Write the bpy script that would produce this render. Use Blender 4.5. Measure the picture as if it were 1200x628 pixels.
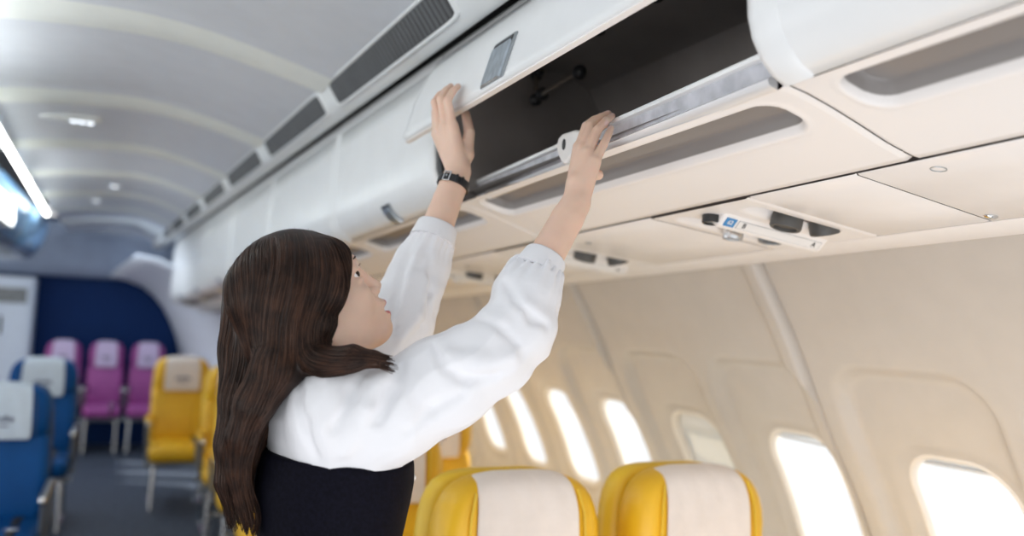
import bpy, bmesh, math, random
import numpy as np
from mathutils import Vector, Matrix

# ------------------------------------------------------------------ clear
for o in list(bpy.data.objects):
    bpy.data.objects.remove(o, do_unlink=True)
SC = bpy.context.scene
COL = SC.collection

# ------------------------------------------------------------------ camera
cam_d = bpy.data.cameras.new('camera')
cam = bpy.data.objects.new('camera', cam_d)
COL.objects.link(cam)
_r = Vector((0.90647, -0.42003, 0.04350)); _u = Vector((-0.07098, -0.05003, 0.99622)); _b = -Vector((0.41627, 0.90613, 0.07516))
_m = Matrix(((_r.x, _u.x, _b.x), (_r.y, _u.y, _b.y), (_r.z, _u.z, _b.z)))
cam.matrix_world = Matrix.Translation((0, 0, 1.35)) @ _m.to_4x4()
cam_d.sensor_fit = 'HORIZONTAL'; cam_d.sensor_width = 36.0; cam_d.lens = 28.8
cam_d.clip_start = 0.02
cam_d.dof.use_dof = True; cam_d.dof.focus_distance = 1.36; cam_d.dof.aperture_fstop = 1.6
SC.camera = cam

# ------------------------------------------------------------------ light
SC.view_settings.view_transform = 'Standard'
SC.view_settings.look = 'None'
SC.view_settings.gamma = 1.0
SC.view_settings.use_curve_mapping = False
SC.view_settings.exposure = 0.0
W = bpy.data.worlds.new('daylight'); SC.world = W; W.use_nodes = True
WN = W.node_tree.nodes
WN['Background'].inputs[0].default_value = (0.97, 0.985, 1.0, 1)
WN['Background'].inputs[1].default_value = 1.15

def area(name, loc, target, sx, sy, power, col):
    l = bpy.data.lights.new(name, 'AREA'); l.shape = 'RECTANGLE'; l.size = sx; l.size_y = sy
    l.energy = power; l.color = col
    o = bpy.data.objects.new(name, l); COL.objects.link(o); o.location = loc
    o.rotation_euler = (Vector(target) - Vector(loc)).to_track_quat('-Z', 'Y').to_euler()
    return o
sun_d = bpy.data.lights.new('sun', 'SUN'); sun_d.energy = 12.0; sun_d.angle = math.radians(1.5); sun_d.color = (1.0, 0.93, 0.82)
sun = bpy.data.objects.new('sun', sun_d); COL.objects.link(sun)
sun.location = (4, 4, 4); sun.rotation_euler = Vector((-0.76, 0.42, -0.46)).to_track_quat('-Z', 'Y').to_euler()
# added soft-fill area lamps, out of view, standing in for daylight and bounce
area('cabin_ceiling_lamp', (-0.52, 1.1, 1.90), (-0.48, 1.1, 2.3), 4.0, 0.2, 7.5, (0.97, 1.0, 1.0))  # added uplight that brightens the ceiling; no fixture is modelled here
area('far_window_daylight', (-2.7, 2.2, 0.6), (0.9, 2.2, 1.6), 6.0, 0.5, 16, (1.0, 0.98, 0.96))  # added area lamp standing in for daylight from unseen far-side windows
area('window_bounce_lamp', (0.70, 0.45, 0.26), (1.15, 1.2, 1.4), 1.6, 1.2, 15, (0.98, 0.98, 1.0))  # added fill from below for the bin undersides
area('sidewall_foot_lamp', (1.50, 3.0, 0.30), (1.66, 3.0, 1.0), 5.2, 0.12, 10, (1.0, 0.88, 0.68))  # added low fill, hidden by the seats, brightening the lower sidewall
area('aft_cabin_lamp', (-0.2, 7.6, 2.1), (-0.1, 8.2, 0), 0.5, 2.2, 20, (0.80, 0.89, 1.0))  # added fill that brightens the aft lining

# ------------------------------------------------------------------ materials
def nt(name):
    m = bpy.data.materials.new(name); m.use_nodes = True
    return m, m.node_tree, m.node_tree.nodes['Principled BSDF']
def ramp_mix(t, src, c1, c2, lo=0.35, hi=0.65):
    r = t.nodes.new('ShaderNodeValToRGB'); r.color_ramp.elements[0].position = lo; r.color_ramp.elements[1].position = hi
    r.color_ramp.elements[0].color = (*c1, 1); r.color_ramp.elements[1].color = (*c2, 1)
    t.links.new(src, r.inputs[0]); return r.outputs[0]
def mat(name, col, rough=0.5, metal=0.0, var=0.04, scale=12.0, bump=0.0, bscale=200.0, spec=0.5, sss=0.0, stretch=None, sheen=0.0, coat=0.0):
    m, t, p = nt(name)
    tc = t.nodes.new('ShaderNodeTexCoord'); mp = t.nodes.new('ShaderNodeMapping')
    t.links.new(tc.outputs['Object'], mp.inputs[0])
    if stretch: mp.inputs['Scale'].default_value = stretch
    n = t.nodes.new('ShaderNodeTexNoise'); n.inputs['Scale'].default_value = scale; n.inputs['Detail'].default_value = 3
    t.links.new(mp.outputs[0], n.inputs[0])
    a = tuple(max(0, c * (1 - var)) for c in col); b = tuple(min(1, c * (1 + var)) for c in col)
    t.links.new(ramp_mix(t, n.outputs[0], a, b), p.inputs['Base Color'])
    p.inputs['Roughness'].default_value = rough; p.inputs['Metallic'].default_value = metal
    p.inputs['Specular IOR Level'].default_value = spec
    if sss:
        p.inputs['Subsurface Weight'].default_value = sss
        p.inputs['Subsurface Radius'].default_value = (0.9, 0.35, 0.2); p.inputs['Subsurface Scale'].default_value = 0.006
    if sheen: p.inputs['Sheen Weight'].default_value = sheen
    if coat: p.inputs['Coat Weight'].default_value = coat; p.inputs['Coat Roughness'].default_value = 0.15
    if bump:
        n2 = t.nodes.new('ShaderNodeTexNoise'); n2.inputs['Scale'].default_value = bscale; n2.inputs['Detail'].default_value = 2
        t.links.new(mp.outputs[0], n2.inputs[0])
        bp = t.nodes.new('ShaderNodeBump'); bp.inputs['Strength'].default_value = bump; bp.inputs['Distance'].default_value = 0.002
        t.links.new(n2.outputs[0], bp.inputs['Height']); t.links.new(bp.outputs[0], p.inputs['Normal'])
    return m
def emit(name, col, strength):
    m, t, p = nt(name)
    p.inputs['Base Color'].default_value = (*col, 1); p.inputs['Emission Color'].default_value = (*col, 1)
    p.inputs['Emission Strength'].default_value = strength
    return m
def glass(name):
    m = bpy.data.materials.new(name); m.use_nodes = True; t = m.node_tree
    t.nodes.remove(t.nodes['Principled BSDF'])
    tr = t.nodes.new('ShaderNodeBsdfTransparent'); tr.inputs[0].default_value = (0.97, 0.98, 0.98, 1)
    gl = t.nodes.new('ShaderNodeBsdfGlossy'); gl.inputs['Roughness'].default_value = 0.05
    fr = t.nodes.new('ShaderNodeValue'); fr.outputs[0].default_value = 0.05
    mx = t.nodes.new('ShaderNodeMixShader')
    t.links.new(fr.outputs[0], mx.inputs[0]); t.links.new(tr.outputs[0], mx.inputs[1]); t.links.new(gl.outputs[0], mx.inputs[2])
    t.links.new(mx.outputs[0], t.nodes['Material Output'].inputs[0])
    return m
M = dict(
    ceiling=mat('ceiling_plastic', (0.67, 0.71, 0.77), 0.42, var=0.02),
    rib=mat('ceiling_rib_plastic', (0.82, 0.86, 0.84), 0.4, var=0.02),  # paler than the ceiling: light caught by the ribs is in the colour
    strip=mat('side_ceiling_plastic', (0.76, 0.78, 0.78), 0.38, var=0.02),
    bin=mat('bin_white_plastic', (0.84, 0.85, 0.85), 0.30, var=0.015, bump=0.05, bscale=400),
    bin_low=mat('bin_lower_plastic', (0.92, 0.885, 0.86), 0.36, var=0.015, bump=0.05, bscale=400),
    binside=mat('bin_dark_lining', (0.26, 0.237, 0.225), 0.42, var=0.12, scale=6),
    pocket=mat('finger_recess_grey', (0.27, 0.25, 0.24), 0.35, var=0.04),
    psu=mat('service_panel_plastic', (0.92, 0.89, 0.87), 0.33, var=0.015, bump=0.06, bscale=500),
    wall=mat('sidewall_plastic', (0.57, 0.53, 0.485), 0.42, var=0.02, bump=0.05, bscale=500),
    revealwall=mat('window_reveal_plastic', (0.84, 0.80, 0.74), 0.4, var=0.02),
    shell=mat('fuselage_dark', (0.05, 0.05, 0.05), 0.8),
    alu=mat('brushed_aluminium', (0.93, 0.94, 0.96), 0.30, 0.35, var=0.10, scale=40, stretch=(1, 0.06, 1)),
    alu2=mat('grey_aluminium_band', (0.50, 0.49, 0.52), 0.35, 0.3, var=0.15, scale=30),
    steel=mat('polished_steel', (0.70, 0.71, 0.72), 0.22, 1.0, var=0.05),
    latch=mat('latch_plate_metal', (0.50, 0.56, 0.60), 0.28, 0.75, var=0.16, scale=25, stretch=(3, 3, 1)),
    latch_edge=mat('latch_rim_metal', (0.40, 0.43, 0.45), 0.35, 0.8),
    dark=mat('dark_plastic', (0.02, 0.021, 0.023), 0.4),
    vent=mat('vent_grille_dark', (0.085, 0.09, 0.095), 0.5, var=0.1),
    navy=mat('bulkhead_blue_laminate', (0.002, 0.024, 0.11), 0.6, var=0.05, spec=0.15),
    aft=mat('aft_header_gloss', (0.30, 0.36, 0.48), 0.12, var=0.10, scale=3),
    lining=mat('aft_lining_white', (0.84, 0.89, 0.98), 0.4, var=0.02),
    carpet=mat('carpet_blue_grey', (0.045, 0.062, 0.095), 0.75, var=0.35, scale=30, bump=0.4, bscale=300),
    yellow=mat('yellow_leather', (0.86, 0.50, 0.018), 0.40, var=0.05, scale=8, bump=0.12, bscale=260),
    yellow2=mat('yellow_seat_shell', (0.80, 0.52, 0.03), 0.42, var=0.05, scale=8),
    blue=mat('blue_leather', (0.002, 0.078, 0.28), 0.5, var=0.06, scale=8, bump=0.1, bscale=260, spec=0.2),
    blue2=mat('blue_seat_shell', (0.004, 0.06, 0.20), 0.45, var=0.06, scale=8),
    purple=mat('magenta_leather', (0.34, 0.065, 0.29), 0.42, var=0.06, scale=8),
    purple2=mat('magenta_seat_shell', (0.30, 0.055, 0.26), 0.45, var=0.06, scale=8),
    cover=mat('headrest_cloth', (0.84, 0.76, 0.70), 0.85, var=0.03, scale=18, bump=0.3, bscale=90, sheen=0.1),
    cover_b=mat('headrest_cloth_cool', (0.66, 0.76, 0.86), 0.85, var=0.03, scale=18, sheen=0.1),
    cover_p=mat('headrest_cloth_lilac', (0.60, 0.50, 0.72), 0.85, var=0.03, scale=18),
    frame=mat('seat_frame_grey', (0.30, 0.32, 0.34), 0.35, 0.7),
    hinge=mat('hinge_arm_bronze', (0.26, 0.22, 0.18), 0.5, 0.3),
    bluebin=mat('centre_bin_blue', (0.22, 0.42, 0.70), 0.3, var=0.03),  # blue light falling on the centre bins is put into this door colour
    drum=mat('nozzle_dark_grey', (0.085, 0.082, 0.078), 0.45),
    gap=mat('panel_gap_grey', (0.20, 0.17, 0.165), 0.7),
    belt=mat('belt_webbing', (0.03, 0.03, 0.035), 0.7),
    shade=mat('window_shade_plastic', (0.72, 0.75, 0.78), 0.45, var=0.01),
    glass=glass('window_glass'),
    cabinet=mat('cabinet_white_laminate', (0.62, 0.70, 0.82), 0.35, var=0.02),
    lamp=emit('lamp_white', (0.96, 1.0, 0.95), 13.0),
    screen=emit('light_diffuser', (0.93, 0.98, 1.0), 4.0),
    lens=emit('small_lamp_lens', (0.85, 0.92, 1.0), 1.6),
    placard=mat('placard_blue', (0.05, 0.25, 0.55), 0.4),
    ink=mat('black_ink', (0.05, 0.045, 0.045), 0.5),
    white=mat('placard_white', (0.86, 0.84, 0.82), 0.4),
    logo=mat('print_navy', (0.06, 0.07, 0.16), 0.6),
    sticker=mat('sticker_yellow', (0.80, 0.66, 0.08), 0.5),
)

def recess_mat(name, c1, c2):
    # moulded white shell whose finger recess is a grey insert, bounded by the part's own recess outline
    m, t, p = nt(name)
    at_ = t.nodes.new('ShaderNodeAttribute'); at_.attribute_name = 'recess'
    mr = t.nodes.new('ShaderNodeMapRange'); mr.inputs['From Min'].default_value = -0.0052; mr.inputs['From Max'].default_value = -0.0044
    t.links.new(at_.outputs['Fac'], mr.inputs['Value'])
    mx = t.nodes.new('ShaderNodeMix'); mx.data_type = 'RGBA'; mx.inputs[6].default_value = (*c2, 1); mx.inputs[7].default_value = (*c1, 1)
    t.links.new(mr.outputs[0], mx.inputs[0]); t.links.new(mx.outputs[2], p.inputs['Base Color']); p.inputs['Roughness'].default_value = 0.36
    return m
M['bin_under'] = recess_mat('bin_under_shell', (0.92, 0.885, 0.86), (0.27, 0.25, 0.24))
# ------------------------------------------------------------------ object helpers
def tag(o, label=None, cat=None, group=None, kind=None):
    if label: o['label'] = label
    if cat: o['category'] = cat
    if group: o['group'] = group
    if kind: o['kind'] = kind
    return o
def empty(name, loc, label=None, cat=None, group=None):
    o = bpy.data.objects.new(name, None); COL.objects.link(o); o.location = loc
    o.empty_display_size = 0.05
    return tag(o, label, cat, group)
class MB:
    def __init__(s): s.v = []; s.f = []; s.m = []
    def add(s, vs, fs, mi=0):
        k = len(s.v); s.v += [tuple(map(float, p)) for p in vs]; s.f += [[i + k for i in f] for f in fs]
        s.m += list(mi) if isinstance(mi, (list, tuple)) else [mi] * len(fs)
        return s
    def box(s, lo, hi, mi=0):
        x0, y0, z0 = lo; x1, y1, z1 = hi
        return s.add([(x0,y0,z0),(x1,y0,z0),(x1,y1,z0),(x0,y1,z0),(x0,y0,z1),(x1,y0,z1),(x1,y1,z1),(x0,y1,z1)],
                     [(0,3,2,1),(4,5,6,7),(0,1,5,4),(1,2,6,5),(2,3,7,6),(3,0,4,7)], mi)
    def grid(s, rows, mi=0, closed=False, flip=False):
        n = len(rows); c = len(rows[0]); vs = [p for r in rows for p in r]; fs = []
        for i in range(n - 1):
            for j in range(c if closed else c - 1):
                q = (i*c+j, i*c+(j+1) % c, (i+1)*c+(j+1) % c, (i+1)*c+j)
                fs.append(q[::-1] if flip else q)
        return s.add(vs, fs, mi)
    def loft(s, rings, mi=0, caps=True):
        n = len(rings); c = len(rings[0]); k = len(s.v)
        s.grid(rings, mi, closed=True)
        if caps:
            s.f += [[k + j for j in range(c)][::-1], [k + (n-1)*c + j for j in range(c)]]; s.m += [mi, mi]
        return s
    def tube(s, pts, r, n=10, mi=0, caps=True, squash=1.0):
        pts = [Vector(p) for p in pts]; rr = r if isinstance(r, (list, tuple)) else [r] * len(pts)
        rings = []; prev = None
        for i, p in enumerate(pts):
            t = (pts[min(i+1, len(pts)-1)] - pts[max(i-1, 0)]).normalized()
            if prev is None:
                a = t.orthogonal().normalized()
            else:
                a = (prev - t * prev.dot(t)).normalized()
            prev = a; b = t.cross(a)
            rings.append([p + (a*math.cos(q) + b*math.sin(q)*squash) * rr[i] for q in [2*math.pi*j/n for j in range(n)]])
        return s.loft(rings, mi, caps)
    def sphere(s, c, r, n=14, mi=0, sc=(1,1,1)):
        rings = []
        for i in range(1, n):
            a = math.pi*i/n
            rings.append([(c[0]+r*sc[0]*math.sin(a)*math.cos(b), c[1]+r*sc[1]*math.sin(a)*math.sin(b), c[2]-r*sc[2]*math.cos(a)) for b in [2*math.pi*j/(2*n) for j in range(2*n)]])
        return s.loft(rings, mi)
    def build(s, name, mats, parent=None, smooth=True, bevel=0, seg=3, sub=0, solid=0, angle=40, offset=-1):
        me = bpy.data.meshes.new(name)
        off = parent_loc(parent)
        me.from_pydata([(v[0]-off[0], v[1]-off[1], v[2]-off[2]) for v in s.v], [], s.f)
        for mm in (mats if isinstance(mats, (list, tuple)) else [mats]): me.materials.append(mm)
        me.polygons.foreach_set('material_index', s.m)
        bm = bmesh.new(); bm.from_mesh(me); bmesh.ops.recalc_face_normals(bm, faces=bm.faces) if not getattr(s, 'keep', False) else None
        bm.to_mesh(me); bm.free()
        if smooth:
            me.polygons.foreach_set('use_smooth', [True]*len(me.polygons))
            me.set_sharp_from_angle(angle=math.radians(angle))
        o = bpy.data.objects.new(name, me); COL.objects.link(o)
        if parent: o.parent = parent
        if solid:
            md = o.modifiers.new('thickness', 'SOLIDIFY'); md.thickness = solid; md.offset = offset
        if bevel:
            md = o.modifiers.new('bevel', 'BEVEL'); md.width = bevel; md.segments = seg; md.limit_method = 'ANGLE'; md.angle_limit = math.radians(35)
        if sub:
            md = o.modifiers.new('subd', 'SUBSURF'); md.levels = sub; md.render_levels = sub
        return o
def parent_loc(p):
    x = Vector((0, 0, 0))
    while p is not None:
        x = x + Vector(p.location); p = p.parent
    return x
def copy_tree(o, parent=None):
    c = o.copy(); COL.objects.link(c)
    if parent is not None: c.parent = parent
    for ch in list(o.children): copy_tree(ch, c)
    return c
def lerp(a, b, t): return a + (b - a) * t
def interp(x, xs, ys): return float(np.interp(x, xs, ys))
def smooth(t): t = min(1, max(0, t)); return t*t*(3-2*t)
def text_mesh(name, body, size, mtx, m, parent, bold=0.0):
    cu = bpy.data.curves.new(name, 'FONT'); cu.body = body; cu.size = size; cu.align_x = 'CENTER'; cu.align_y = 'CENTER'
    cu.extrude = 0.0003; cu.offset = bold; cu.resolution_u = 3
    t = bpy.data.objects.new(name, cu); COL.objects.link(t)
    dg = bpy.context.evaluated_depsgraph_get()
    me = bpy.data.meshes.new_from_object(t.evaluated_get(dg)); bpy.data.objects.remove(t, do_unlink=True)
    me.transform(mtx); me.transform(Matrix.Translation(-parent_loc(parent)))
    me.materials.clear(); me.materials.append(m)
    o = bpy.data.objects.new(name, me); COL.objects.link(o); o.parent = parent
    return o
# ------------------------------------------------------------------ the cabin lines (they narrow gently towards the tail)
def TX(Y): return -0.055 * (Y - 0.83)
def bx(u, v, Y):
    w = 1.0 if v < 1.80 else max(0.0, (2.03 - v) / 0.23)
    return (u + TX(Y), Y, v - 0.033 * (Y - 0.83) * w)
def gapx(Y): return 0.71 + TX(Y)
def XI(Y): return 0.537 - 0.055 * (Y - 1.72)
def XO(Y): return 0.586 - 0.06 * (Y - 1.66)
YN, YF = -0.9, 9.3
JOINTS = [-0.35, 0.60, 1.58, 2.55, 3.55, 4.50, 5.40, 6.30, 7.20, 8.10]

# floor
mb = MB(); mb.box((-3.2, -1.2, -0.08), (2.05, 9.9, 0.0)); tag(mb.build('floor', M['carpet'], smooth=False), kind='structure')

# vaulted aisle ceiling with raised cross ribs
mb = MB(); rows = []; mats = []
ys = sorted(set([round(YN + i*0.06, 3) for i in range(int((YF-YN)/0.06)+1)] + [round(j + d*0.012, 4) for j in JOINTS for d in range(-17, 6)]))
PX = [(-0.62, 2.128), (-0.56, 2.14), (-0.45, 2.158), (-0.35, 2.170), (-0.25, 2.179), (-0.10, 2.186)]
RS = [(0.14, 2.184), (0.28, 2.176), (0.42, 2.164), (0.56, 2.147), (0.70, 2.127), (0.85, 2.104), (1.0, 2.079)]
for y in ys:
    bump = 0.0
    for j in JOINTS:
        d = y - j
        if -0.20 < d < 0.045: bump = max(bump, smooth((d + 0.20)/0.19) * smooth((0.045 - d)/0.018))
    b = 0.030 * bump
    rows.append([(x, y, z - b) for x, z in PX] + [(-0.10 + (XI(y) + 0.10)*s, y, z - b*(1 - 0.7*s)) for s, z in RS])
    mats.append(1 if bump > 0.30 else 0)
mb.grid(rows, flip=True)
nc = len(rows[0]) - 1
mb.m = [mats[i] for i in range(len(rows)-1) for _ in range(nc)]
mb.keep = True
tag(mb.build('ceiling', [M['ceiling'], M['rib']], angle=60), kind='structure')

# side ceiling strip that carries the air vents, rolled up into the gap over the bins
mb = MB(); rows = []
for i in range(103):
    y = YN + i*0.1
    if y > 9.0: break
    xi, xo, g = XI(y), XO(y), gapx(y) - 0.022
    nrm = 0.0
    sec = [(xi, 2.079), (lerp(xi, xo, .5), 2.0475), (xo, 2.016), (xo + 0.014, 2.007), (xo + 0.03, 2.004), (lerp(xo, g, .75), 2.008), (g - 0.006, 2.016), (g, 2.030), (g, 2.12)]
    rows.append([(x, y, z) for x, z in sec])
mb.grid(rows, flip=True); mb.keep = True
tag(mb.build('trim_1', M['strip'], angle=70), kind='structure')

# outer fuselage skin above and behind everything
mb = MB()
sec = [(1.55, 1.56), (1.42, 1.80), (1.15, 2.05), (0.72, 2.26), (0.30, 2.40), (-0.3, 2.46), (-1.2, 2.46)]
mb.grid([[(x, YN, z) for x, z in sec], [(x, 9.9, z) for x, z in sec]])
tag(mb.build('trim_2', M['shell'], solid=0.02), kind='structure')

# window-side sidewall: panels with window recesses, openings, and joint grooves
WZ = [(-0.02, 1.68), (0.40, 1.69), (0.75, 1.65), (0.95, 1.575), (1.155, 1.46), (1.35, 1.36), (1.512, 1.26), (1.62, 1.19)]
from bisect import bisect
def wall_x(z):
    zs = [a for a, _ in WZ]; xs = [b for _, b in WZ]
    n = len(zs); k = min(max(bisect(zs, z) - 1, 0), n - 2)
    def tan(i):
        if i == 0: return (xs[1]-xs[0])/(zs[1]-zs[0])
        if i == n-1: return (xs[-1]-xs[-2])/(zs[-1]-zs[-2])
        return (xs[i+1]-xs[i-1])/(zs[i+1]-zs[i-1])
    h = zs[k+1]-zs[k]; t = (z - zs[k])/h
    return (2*t**3-3*t*t+1)*xs[k] + (t**3-2*t*t+t)*h*tan(k) + (-2*t**3+3*t*t)*xs[k+1] + (t**3-t*t)*h*tan(k+1)
WIN = [1.15 + 0.43*k for k in range(-2, 17)]
PJ = [1.415 + 0.86*k for k in range(-3, 10)]
HW, ZT, ZB = 0.122, 1.105, 0.75
def rrect(dy, dz, hw, hh, r):
    qx, qz = abs(dy) - hw + r, abs(dz) - hh + r
    return math.hypot(max(qx, 0), max(qz, 0)) + min(max(qx, qz), 0) - r
def win_d(y, z):
    c = min(WIN, key=lambda w: abs(w - y)); return rrect(y - c, z - (ZT+ZB)/2, HW, (ZT-ZB)/2, 0.085)
def wall_off(y, z):
    c = min(WIN, key=lambda w: abs(w - y))
    d = rrect(y - c - 0.02, z - 0.97, 0.176 + 0.02*(1.29-z), 0.32, 0.085)
    off = 0.028 * smooth((0.014 - d)/0.028)
    dw = win_d(y, z)
    off += 0.014 * smooth((0.035 - dw)/0.035)
    j = min(PJ, key=lambda w: abs(w - y)); dj = y - j
    off += 0.012 * smooth((0.010 - abs(dj))/0.010)
    if 0 < dj < 0.07: off -= 0.016 * smooth(dj/0.012) * smooth((0.07 - dj)/0.03)
    return off
def wpt(y, z, extra=0.0):
    o = wall_off(y, z) + extra
    sl = (wall_x(z + .01) - wall_x(z - .01)) / .02      # dx/dz
    nx, nz = 1/math.hypot(1, sl), -sl/math.hypot(1, sl)
    k = 1.16                                            # sidewall pitch
    return ((wall_x(z) + nx*o)*k, y*k, 1.35 + (z + nz*o - 1.35)*k)
def build_wall():
    ys = [YN]
    y = YN
    allj = PJ
    while y < 8.6:
        near = min(abs(y - j) for j in allj)
        y += 0.004 if near < 0.024 else (0.0125 if y < 4.5 else 0.02)
        ys.append(y)
    zs = [-0.02, 0.15, 0.3, 0.45, 0.6, 0.68] + [0.70 + 0.0125*i for i in range(50)] + [1.34, 1.40, 1.46, 1.52, 1.57, 1.62]
    n, c = len(ys), len(zs)
    P = [[wpt(y, z) for z in zs] for y in ys]
    mb = MB(); vs = []; fs = []; mi = []
    # snap grid points around each opening to its outline
    inside = [[win_d(y, z) < 0 for z in zs] for y in ys]
    for i in range(n):
        for j in range(c):
            y, z = ys[i], zs[j]; p = P[i][j]
            d = win_d(y, z)
            if abs(d) < 0.010 and 0.7 < z < 1.2:
                e = .0015
                g = ((win_d(y+e, z)-win_d(y-e, z))/(2*e), (win_d(y, z+e)-win_d(y, z-e))/(2*e))
                if inside[i][j]: pass
                y2, z2 = y - g[0]*d, z - g[1]*d
                p = wpt(y2, z2); inside[i][j] = False
            vs.append(p)
    for i in range(n-1):
        for j in range(c-1):
            if inside[i][j] or inside[i+1][j] or inside[i][j+1] or inside[i+1][j+1]: continue
            ym, zm = (ys[i]+ys[i+1])/2, (zs[j]+zs[j+1])/2
            if win_d(ym, zm) < -0.004: continue
            fs.append((i*c+j, (i+1)*c+j, (i+1)*c+j+1, i*c+j+1))
    mb.add(vs, fs); mb.keep = True
    o = mb.build('wall_right', M['wall'], angle=50); tag(o, kind='structure')
    return o
build_wall()
def build_window(k, yc, shade):
    root = empty('window_%d' % k, wpt(yc, 0.76)); tag(root, kind='structure')
    zc, hh = (ZT+ZB)/2, (ZT-ZB)/2
    def ring(inset, depth, n=48):
        out = []
        for q in range(n):
            a = 2*math.pi*q/n; dx, dz = math.cos(a), math.sin(a)
            lo, hi = 0, 0.5
            for _ in range(26):
                m_ = (lo+hi)/2
                if rrect(dx*m_, dz*m_, HW-inset, hh-inset, max(0.085-inset, .02)) < 0: lo = m_
                else: hi = m_
            out.append(wpt(yc + dx*lo, zc + dz*lo, depth))
        return out
    mb = MB(); mb.grid([ring(-0.008, 0.002), ring(-0.004, -0.003), ring(0.002, -0.003), ring(0.007, 0.004), ring(0.009, 0.012), ring(0.010, 0.024)], closed=True)
    mb.build('frame', M['revealwall'], root, angle=80)
    mb = MB(); r1 = ring(0.009, 0.020)
    mb.add(r1, [list(range(len(r1)))]); mb.build('pane', M['glass'], root)
    if shade > 0:
        # a pull-down shade closing the upper part
        zb = ZT - 0.01 - shade*(ZT-ZB-0.02)
        rows = []
        for q in range(13):
            z = lerp(zb, ZT + 0.0, q/12)
            hw = HW - 0.004
            rows.append([wpt(yc + hw*(2*t/10-1), min(z, ZT+0.005), 0.022) for t in range(11)])
        mb = MB(); mb.grid(rows)
        s = mb.build('shade', M['shade'], root, solid=0.003)
        mb = MB(); mb.tube([wpt(yc - HW + .01, zb, 0.018), wpt(yc + HW - .01, zb, 0.018)], 0.004)
        mb.build('grip', M['shade'], s)
for k, w in enumerate([w for w in WIN if 0.6 < w < 8.0]):
    build_window(k+1, w, {1: 0.05, 2: 0.05, 3: 0.97}.get(k, 0.0) if k != 0 else 0.0)

# aft end: blue bulkhead, curved white lining at its side, glossy header panel below the ceiling
AR = [(0.54, 0.0), (0.55, 0.45), (0.52, 0.80), (0.50, 0.937), (0.455, 1.11), (0.375, 1.295), (0.29, 1.44), (0.19, 1.557), (0.08, 1.64), (-0.065, 1.695), (-0.25, 1.72)]
mb = MB(); mb.box((-3.0, 9.45, 0), (2.1, 9.5, 2.3)); tag(mb.build('wall_back', M['navy'], smooth=False), kind='structure')
mb = MB(); rows = []
for y, k, w in [(9.44, 0.0, 0.0), (9.36, 0.012, 0.0), (9.28, 0.03, 0), (9.0, 0.10, .05), (8.6, 0.24, .12), (8.2, 0.40, .2), (7.9, 0.50, .25)]:
    rows.append([(x + k*(0.6 + 0.4*min(1, z/1.2))*(1 if z < 1.62 else .5), y, z + w*smooth((z-1.0)/.6)*0.6) for x, z in AR])
mb.grid(rows); tag(mb.build('trim_3', M['lining'], angle=70, solid=0.012), kind='structure')
mb = MB(); rows = []
for x in [-3.0, -2.2, -1.5, -1.0, -0.6, -0.2, 0.0, 0.2, 0.3, 0.42]:
    rows.append([(x, 9.43, 1.690 + 0.0*x), (x, 9.36, 1.685), (x, 9.24, 1.70), (x, 9.16, 1.80), (x, 9.10, 1.95), (x, 9.06, 2.10), (x, 9.05, 2.22)])
mb.grid(rows); tag(mb.build('trim_4', M['aft'], angle=70), kind='structure')

# right wall of the tapered aft cabin below the bins
# centre bins across the aisle (left edge of the picture)
CB = M['cabinet']
for q, (y0, y1) in enumerate([(2.2, 3.6), (3.62, 5.02), (5.04, 6.44), (6.46, 7.86)]):
    r = empty('overhead_bin', (-0.95, (y0+y1)/2, 1.70), 'blue-grey centre-row bin left of the glowing ceiling strip, %s' % ['nearest the camera', 'second one back', 'third one back', 'nearest the blue wall'][q], 'overhead bin', 'overhead bins over the blue centre seats')
    prof = [(-0.69, 2.085), (-0.70, 1.98), (-0.73, 1.88), (-0.78, 1.80), (-0.84, 1.755), (-1.0, 1.74), (-1.5, 1.74), (-1.5, 2.085)]
    mb = MB(); mb.loft([[(x, y0, z) for x, z in prof], [(x, y1, z) for x, z in prof]])
    mb.build('housing', M['aft'], r, angle=50, bevel=0.008)
    mb = MB(); mb.grid([[(x - (-0.005) , y, z) for x, z in prof[:4]] for y in (y0+.03, y1-.03)])
    d = mb.build('door', M['bluebin'], r, solid=0.01, angle=70)
    mb = MB(); mb.box((-0.757, (y0+y1)/2-.05, 1.83), (-0.742, (y0+y1)/2+.05, 1.86)); mb.build('latch', M['latch'], d, bevel=.003)

# ------------------------------------------------------------------ lamps
t = empty('light_strip', (-0.58, 4.0, 2.09), 'long thin glowing white light strip along the left edge of the ceiling', 'light')
def strip_pt(y): return (lerp(-0.51, -0.636, (y-2.5)/4.53), y, 2.07)
mb = MB()
for a, b in [((-.02, .028), (.02, .028)), ]:
    mb.loft([[(strip_pt(y)[0]+dx, y, 2.07+dz) for dx, dz in [(-.012, .016), (-.012, .006), (-.006, .004), (.006, .004), (.012, .006), (.012, .016)]] for y in (1.2, 3.3, 7.05)])
mb.build('housing', M['strip'], t)
mb = MB(); mb.loft([[(strip_pt(y)[0]+dx, y, 2.062+dz) for dx, dz in [(-.013, .006), (-.012, -.002), (-.007, -.008), (0, -.010), (.007, -.008), (.012, -.002), (.013, .006), (.011, .012), (-.011, .012)]] for y in (1.22, 3.3, 7.03)])
mb.build('diffuser', M['lamp'], t)
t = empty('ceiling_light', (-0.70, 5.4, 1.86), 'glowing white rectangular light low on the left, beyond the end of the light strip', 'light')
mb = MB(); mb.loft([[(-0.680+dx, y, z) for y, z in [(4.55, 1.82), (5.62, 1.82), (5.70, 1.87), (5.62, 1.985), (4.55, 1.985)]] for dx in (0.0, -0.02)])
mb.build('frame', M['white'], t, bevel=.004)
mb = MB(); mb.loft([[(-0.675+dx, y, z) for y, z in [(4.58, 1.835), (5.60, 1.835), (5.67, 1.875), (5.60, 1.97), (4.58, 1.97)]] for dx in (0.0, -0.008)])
mb.build('diffuser', M['screen'], t)
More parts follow.
